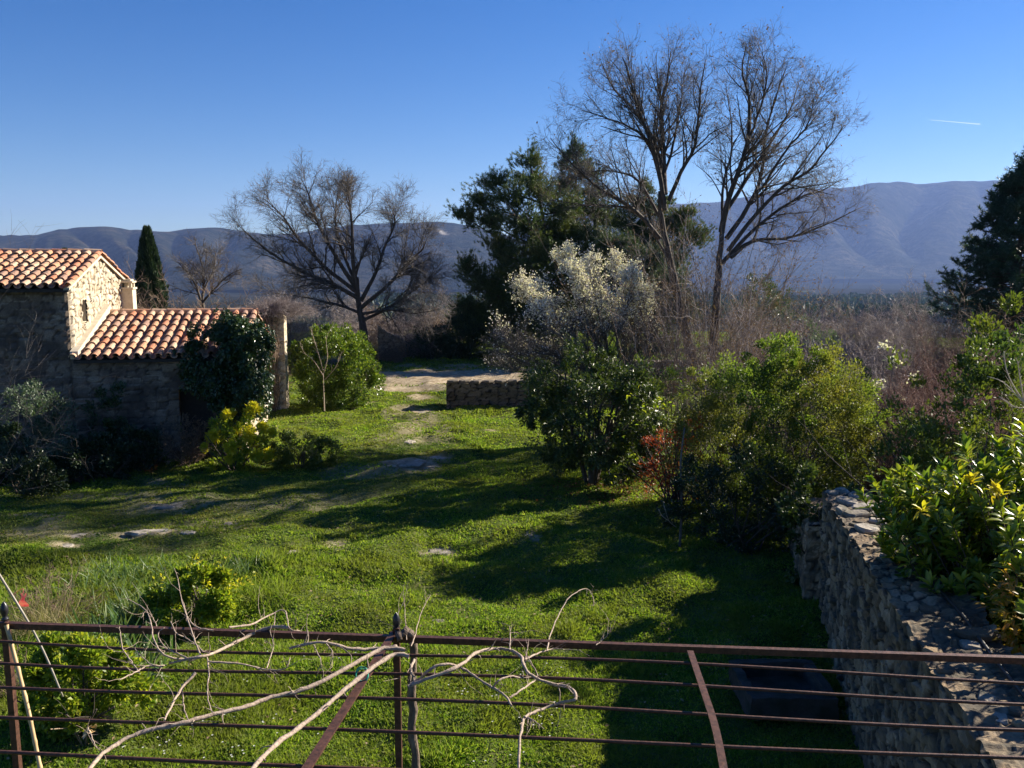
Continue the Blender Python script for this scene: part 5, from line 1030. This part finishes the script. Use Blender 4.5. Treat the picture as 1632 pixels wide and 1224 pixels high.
lf.build('foliage', leafmat('orange_leaf', [(.2, .2, .03), (.36, .24, .03), (.5, .22, .04), (.15, .16, .03)], .35, .4), og); mb = MB(); A_ = np.array([poly([np.array([c[0] + .25, 6., 0]), c + [.2, 0, -.5] + rg.normal(0, .05, 3), c + [.2, 0, 0] + rg.normal(0, .2, 3)], 8) for _ in range(8)]); tubes(mb, A_, np.full((8, 8), .012), 5); mb.build('stems', M['bark_dark'], og)

# --- foreground weeds and shrubs on the left, seen through the pergola
c = G(318, 1000); shrub('yellow_green_shrub', 'rounded yellow green leafy shrub in the rough grass behind the rods', 'shrub', c[0], c[1] + .1, 1.35, 1.0, .8, 'yellow_green', 11000, .065, .045, .13, seed=141, extra=[('yellow_leaves', 'yellow_leaf', 140, .05, .035, lambda p: p[:, 2] > .5)])
c = G(115, 1180); shrub('yellow_green_shrub', 'yellow green leafy shrub low on the left seen through the rods', 'shrub', c[0], c[1] + .1, 1.25, .9, 1.0, 'yellow_green', 12000, .06, .042, .13, seed=142)
def spikes(name, label, cat, px, py, w_, h_, n, mat, seed, wd=.014, spread=.6):
    rg = np.random.default_rng(seed); c = G(px, py); t = thing(name, label, cat, (c[0], c[1], base_z(c[0], c[1]))); p = c + rg.normal(0, w_ / 4, (n, 3)) * [1, 1, 0]; p[:, 2] = gz(p[:, 0], p[:, 1]) - .02
    D = nrm(np.stack([rg.normal(0, spread, n), rg.normal(0, spread, n), np.ones(n)], -1)); mb = MB(); bigleaves(mb, p, D, nrm(rdir(rg, n) + D * .1), h_ * rg.uniform(.6, 1.15, n), wd); mb.build('leaves', M[mat], t); return t
spikes('iris_clump', 'clump of pale green sword shaped leaves near the stake', 'plant', 175, 1050, .9, .5, 150, 'iris_leaf', 151, .028)
spikes('iris_clump', 'second clump of sword shaped leaves nearer the rods', 'plant', 215, 1085, .8, .45, 130, 'iris_leaf', 152, .026)
spikes('weed_clump', 'tall grey green weeds left of the yellow green shrub', 'plant', 235, 985, 1.0, .5, 260, 'iris_leaf', 153, .012)
spikes('weed_clump', 'grassy weed tussock right of the yellow green shrub', 'plant', 430, 955, 1.0, .32, 340, 'grass', 154, .01, .8)
spikes('weed_clump', 'grassy weed tussock at the far edge of the rough patch', 'plant', 200, 930, 1.6, .32, 420, 'iris_leaf', 155, .01, .8)
spikes('weed_clump', 'dark grassy tussock beyond the yellow green shrub', 'plant', 350, 915, 1.1, .3, 300, 'iris_leaf', 156, .01, .8)
spikes('dry_grass_clump', 'dry straw coloured grass clump by the stake', 'plant', 60, 1010, 1.2, .5, 420, 'dry_grass', 157, .007, .7)
c = G(85, 990); twigbush('dead_shrub', 'dead brown twigs next to the pink ribbon', 'shrub', c[0], c[1], .9, .75, 'twig_brown', 158, 30, 7, 4, .006, spread=.8, rmin=.0025)
c = G(45, 1110); twigbush('dead_shrub', 'dead brown twigs low behind the bamboo cane', 'shrub', c[0] - .2, c[1], .6, .45, 'twig_brown', 159, 20, 6, 4, .005, spread=.9, rmin=.0025)
# big leaves of a dried plant low left
c = G(135, 1195); rg = np.random.default_rng(160); t = thing('withered_plant', 'withered plant with curled tan leaves at the bottom left', 'plant', (c[0], c[1], 0)); mb = MB(); n = 9; bigleaves(mb, np.repeat(c[None], n, 0) + rg.normal(0, .06, (n, 3)) + [0, 0, .22], nrm(rdir(rg, n) + [.3, -.3, .2]), nrm(rdir(rg, n) * .4 + [0, 0, 1]), .14, .06); mb.build('leaves', M['cane'], t); mb = MB(); A_ = np.array([poly([c, c + rg.normal(0, .05, 3) + [0, 0, .2], c + rg.normal(0, .12, 3) + [0, 0, .38]], 6) for _ in range(6)]); tubes(mb, A_, np.full((6, 6), .005), 4); mb.build('stems', M['twig_brown'], t)

# --- flat stones in the lawn
rng = np.random.default_rng(170)
for q, (px, py, wpx, hpx) in enumerate([(265, 805, 50, 6), (240, 847, 80, 8), (128, 850, 45, 8), (103, 868, 26, 8), (465, 886, 16, 10), (698, 875, 40, 13), (655, 742, 55, 12), (668, 655, 36, 7), (357, 829, 30, 6), (300, 852, 26, 6), (6, 779, 20, 7), (700, 728, 36, 6), (652, 707, 20, 5), (698, 990, 26, 8)]):
    c = G(px, py); sx = wpx / F * c[1]; sy = max(.18, G(px, py - hpx / 2)[1] - G(px, py + hpx / 2)[1]); mb = MB(); z = base_z(c[0], c[1])
    slab(mb, (0, 0, 0), sx, sy, .07, rng, 0., 13, .02); o = mb.build('flat_stone', M['pale_rock'], attr=True); o.location = (c[0], c[1], z - .025)
    tag(o, 'flat pale stone in the grass ' + ['left, highest of the long ones', 'long and lowest at the left', 'broad, left of the long lowest one', 'small, leftmost of the low ones', 'small and alone left of centre', 'grey and alone below the middle of the lawn', 'large in the middle of the track', 'where the track passes the low wall', 'small, right of the long ones', 'small at the right tip of the long lowest one', 'at the left edge of the view', 'in the track just above the large one', 'small in the shadow on the track', 'in the deep shadow before the rods'][q], 'stone', 'flat stones in the lawn')

# --- grass
def track(x, y):
    """0..1, strongest along the two worn arms of the track"""
    o = np.zeros_like(x, float)
    for px, py, hw, hh in ((690, 640, 70, 40), (660, 720, 90, 40), (520, 775, 190, 26), (300, 810, 240, 22), (80, 850, 200, 26), (200, 860, 160, 22)):
        c = G(px, py); a = abs(G(px + hw, py)[0] - c[0]); b = abs(G(px, py + hh)[1] - c[1]); o = np.maximum(o, np.clip(1.35 - ((x - c[0]) / a) ** 2 - ((y - c[1]) / b) ** 2 + .35 * snoise(x, y, 1.6, 61), 0, 1))
    return o
def grass_field():
    rg = np.random.default_rng(180); n = 330000
    r = np.exp(rg.uniform(math.log(6.2), math.log(62), n)); a_ = np.radians(rg.uniform(-36, 36, n)); x = r * np.sin(a_); y = r * np.cos(a_)
    b_ = bare(x, y); tk = track(x, y); dn = .55 + .45 * snoise(x, y, 1.7, 31); k = (rg.random(n) > b_ * 1.15) & (rg.random(n) < np.clip(dn + .3, .15, 1))
    k &= ~((x > 2.7 + .244 * (y - 4.5)) & (y < 12)); x = x[k]; y = y[k]; r = r[k]; tk = tk[k]
    mossy = rg.random(len(x)) < np.clip(.12 + .75 * tk + .35 * np.clip(snoise(x, y, .7, 71), 0, 1), 0, .92)
    lum = np.clip(snoise(x, y, 2.4, 51) + .5 * snoise(x, y, 6., 52), -.6, 1.2)
    tall = np.clip(snoise(x, y, .9, 33), 0, 1) * .03 + np.clip(lum - .25, 0, 1) * .11 * (1 - tk) + np.where((x < -2.0) & (y < 13.5) & (y > 8), .06, 0) * np.clip(snoise(x, y, 1.3, 35) + .4, 0, 1)
    for sel, nm, mt, lb, ct in ((~mossy, 'grass', 'grass', 'short green lawn grass in uneven tufts', 'grass'), (mossy, 'mossy_grass', 'moss_grass', 'thin mossy yellow brown turf along the worn track', 'grass')):
        X0 = x[sel]; Y0 = y[sel]; R0 = r[sel]; T0 = tall[sel]; m = len(X0); bl = 5; mb = MB()
        R_ = np.repeat(R0, bl); nb = m * bl; X = np.repeat(X0, bl) + rg.normal(0, .03, nb) * (1 + R_ / 25); Y = np.repeat(Y0, bl) + rg.normal(0, .03, nb) * (1 + R_ / 25)
        H = (.018 + .035 * rg.random(nb) ** 1.5 + np.repeat(T0, bl) * rg.uniform(.4, 1, nb)) * (1 + R_ / 70); H = H * (.7 if nm != 'grass' else 1); Wd = .0045 + .00085 * R_
        C = np.stack([X, Y, gz(X, Y) - .01], -1); D = nrm(np.stack([rg.normal(0, .95, nb), rg.normal(0, .95, nb), np.ones(nb)], -1)); S_ = nrm(np.cross(D, rdir(rg, nb)))
        v = np.stack([C - S_ * Wd[:, None], C + S_ * Wd[:, None], C + D * H[:, None]], 1); mb.add(v.reshape(-1, 3), np.arange(nb * 3).reshape(-1, 3))
        tag(mb.build(nm, M[mt]), lb, ct, kind='stuff')
    mb = MB()
    # low broad-leaved weeds near the pergola
    n = 26000; r = rg.uniform(6.2, 20, n) ; a_ = np.radians(rg.uniform(-36, 20, n)); x = r * np.sin(a_); y = r * np.cos(a_); k = (snoise(x, y, 1.1, 41) > .05) & (bare(x, y) < .4) & ~((x > 2.7 + .244 * (y - 4.5))); x = x[k]; y = y[k]; n = len(x)
    C = np.stack([x, y, gz(x, y) + rg.uniform(.01, .06, n)], -1); mb = MB(); leaves(mb, C, nrm(rdir(rg, n) + [0, 0, .35]), nrm(rdir(rg, n) * .5 + [0, 0, 1]), rg.uniform(.02, .045, n), .02); tag(mb.build('ground_cover', leafmat('weed_leaf', [(.07, .13, .02), (.12, .2, .03), (.2, .26, .05)], .7, .4, .15)), 'low leafy weeds among the lawn grass', 'weeds', kind='stuff')
    n = 230; px = rg.uniform(180, 900, n); py = rg.uniform(1040, 1224, n); mb = MB(); C = np.array([G(q, w, .06) for q, w in zip(px, py)]); k = snoise(C[:, 0], C[:, 1], 1.5, 43) > .0; C = C[k]; C[:, 2] = gz(C[:, 0], C[:, 1]) + .07; C = np.repeat(C, 7, 0); m = len(C); t_ = np.tile(np.arange(7) * 2 * math.pi / 7, m // 7); D = np.stack([np.cos(t_), np.sin(t_), np.full(m, .25)], -1); leaves(mb, C, D, np.tile([[0, 0, 1.]], (m, 1)), .013, .009); tag(mb.build('daisies', M['white']), 'tiny white daisies scattered in the near grass', 'daisies', kind='stuff')
grass_field()
rg = np.random.default_rng(191); n = 2600; r = np.exp(rg.uniform(math.log(6.5), math.log(26), n)); a_ = np.radians(rg.uniform(-34, 22, n)); x = r * np.sin(a_); y = r * np.cos(a_); k = snoise(x, y, .8, 77) > -.1; x = x[k]; y = y[k]; n = len(x); mb = MB(); leaves(mb, np.stack([x, y, gz(x, y) + .03], -1), nrm(rdir(rg, n) * [1, 1, .3]), nrm(rdir(rg, n) * .4 + [0, 0, 1]), .045 * rg.uniform(.6, 1.4, n), .03); tag(mb.build('dead_leaves', leafmat('dead_leaf', [(.16, .1, .05), (.28, .19, .1), (.36, .28, .16)], .8, .2)), 'dry dead leaves blown across the lawn', 'leaves', kind='stuff')
# leaf litter / dead leaves near the foot of the laurel
rg = np.random.default_rng(190); n = 900; c = G(990, 780); x = c[0] + rg.normal(0, .9, n); y = c[1] + rg.normal(-.1, .6, n); mb = MB(); leaves(mb, np.stack([x, y, gz(x, y) + .03], -1), nrm(rdir(rg, n) * [1, 1, .2]), nrm(rdir(rg, n) * .4 + [0, 0, 1]), .07, .04); tag(mb.build('fallen_leaves', M['rust_leaf']), 'brown fallen leaves under the central laurel', 'leaves', kind='stuff')

# contrail, far up in the sky
mb = MB(); c0 = P(1482, 191, 30000.); c1 = P(1562, 198, 30000.); tube1(mb, [c0, (c0 + c1) / 2, c1], 8, 22, 9, 8)
m_, t_, b_ = newmat('ice_cloud'); tl_ = nd(t_, 'ShaderNodeBsdfTranslucent'); tl_.inputs[0].default_value = (.9, .93, .97, 1); tp_ = nd(t_, 'ShaderNodeBsdfTransparent'); mx_ = nd(t_, 'ShaderNodeMixShader'); mx_.inputs[0].default_value = .15
t_.links.new(tp_.outputs[0], mx_.inputs[1]); t_.links.new(tl_.outputs[0], mx_.inputs[2]); t_.links.new(mx_.outputs[0], t_.nodes['Material Output'].inputs[0])
tag(mb.build('contrail', m_), 'short white aircraft trail in the blue sky at the right', 'contrail')

# haze
HZ = True
if HZ:
    mb = MB(); mb.box((0, 0, 330), (30000, 24000, 1000)); hz = mb.build('haze', None); hz.data.materials.clear()
    m_ = bpy.data.materials.new('haze'); m_.use_nodes = True; t_ = m_.node_tree; t_.nodes.remove(t_.nodes['Principled BSDF']); pv = t_.nodes.new('ShaderNodeVolumePrincipled'); pv.inputs['Color'].default_value = (.33, .5, 1., 1); pv.inputs['Density'].default_value = 6e-5; pv.inputs['Anisotropy'].default_value = .2
    t_.links.new(pv.outputs[0], t_.nodes['Material Output'].inputs['Volume']); hz.data.materials.append(m_); tag(hz, 'thin blue air haze over the valley', kind='stuff')
for o in bpy.data.objects:
    if '_w' in o: del o['_w']
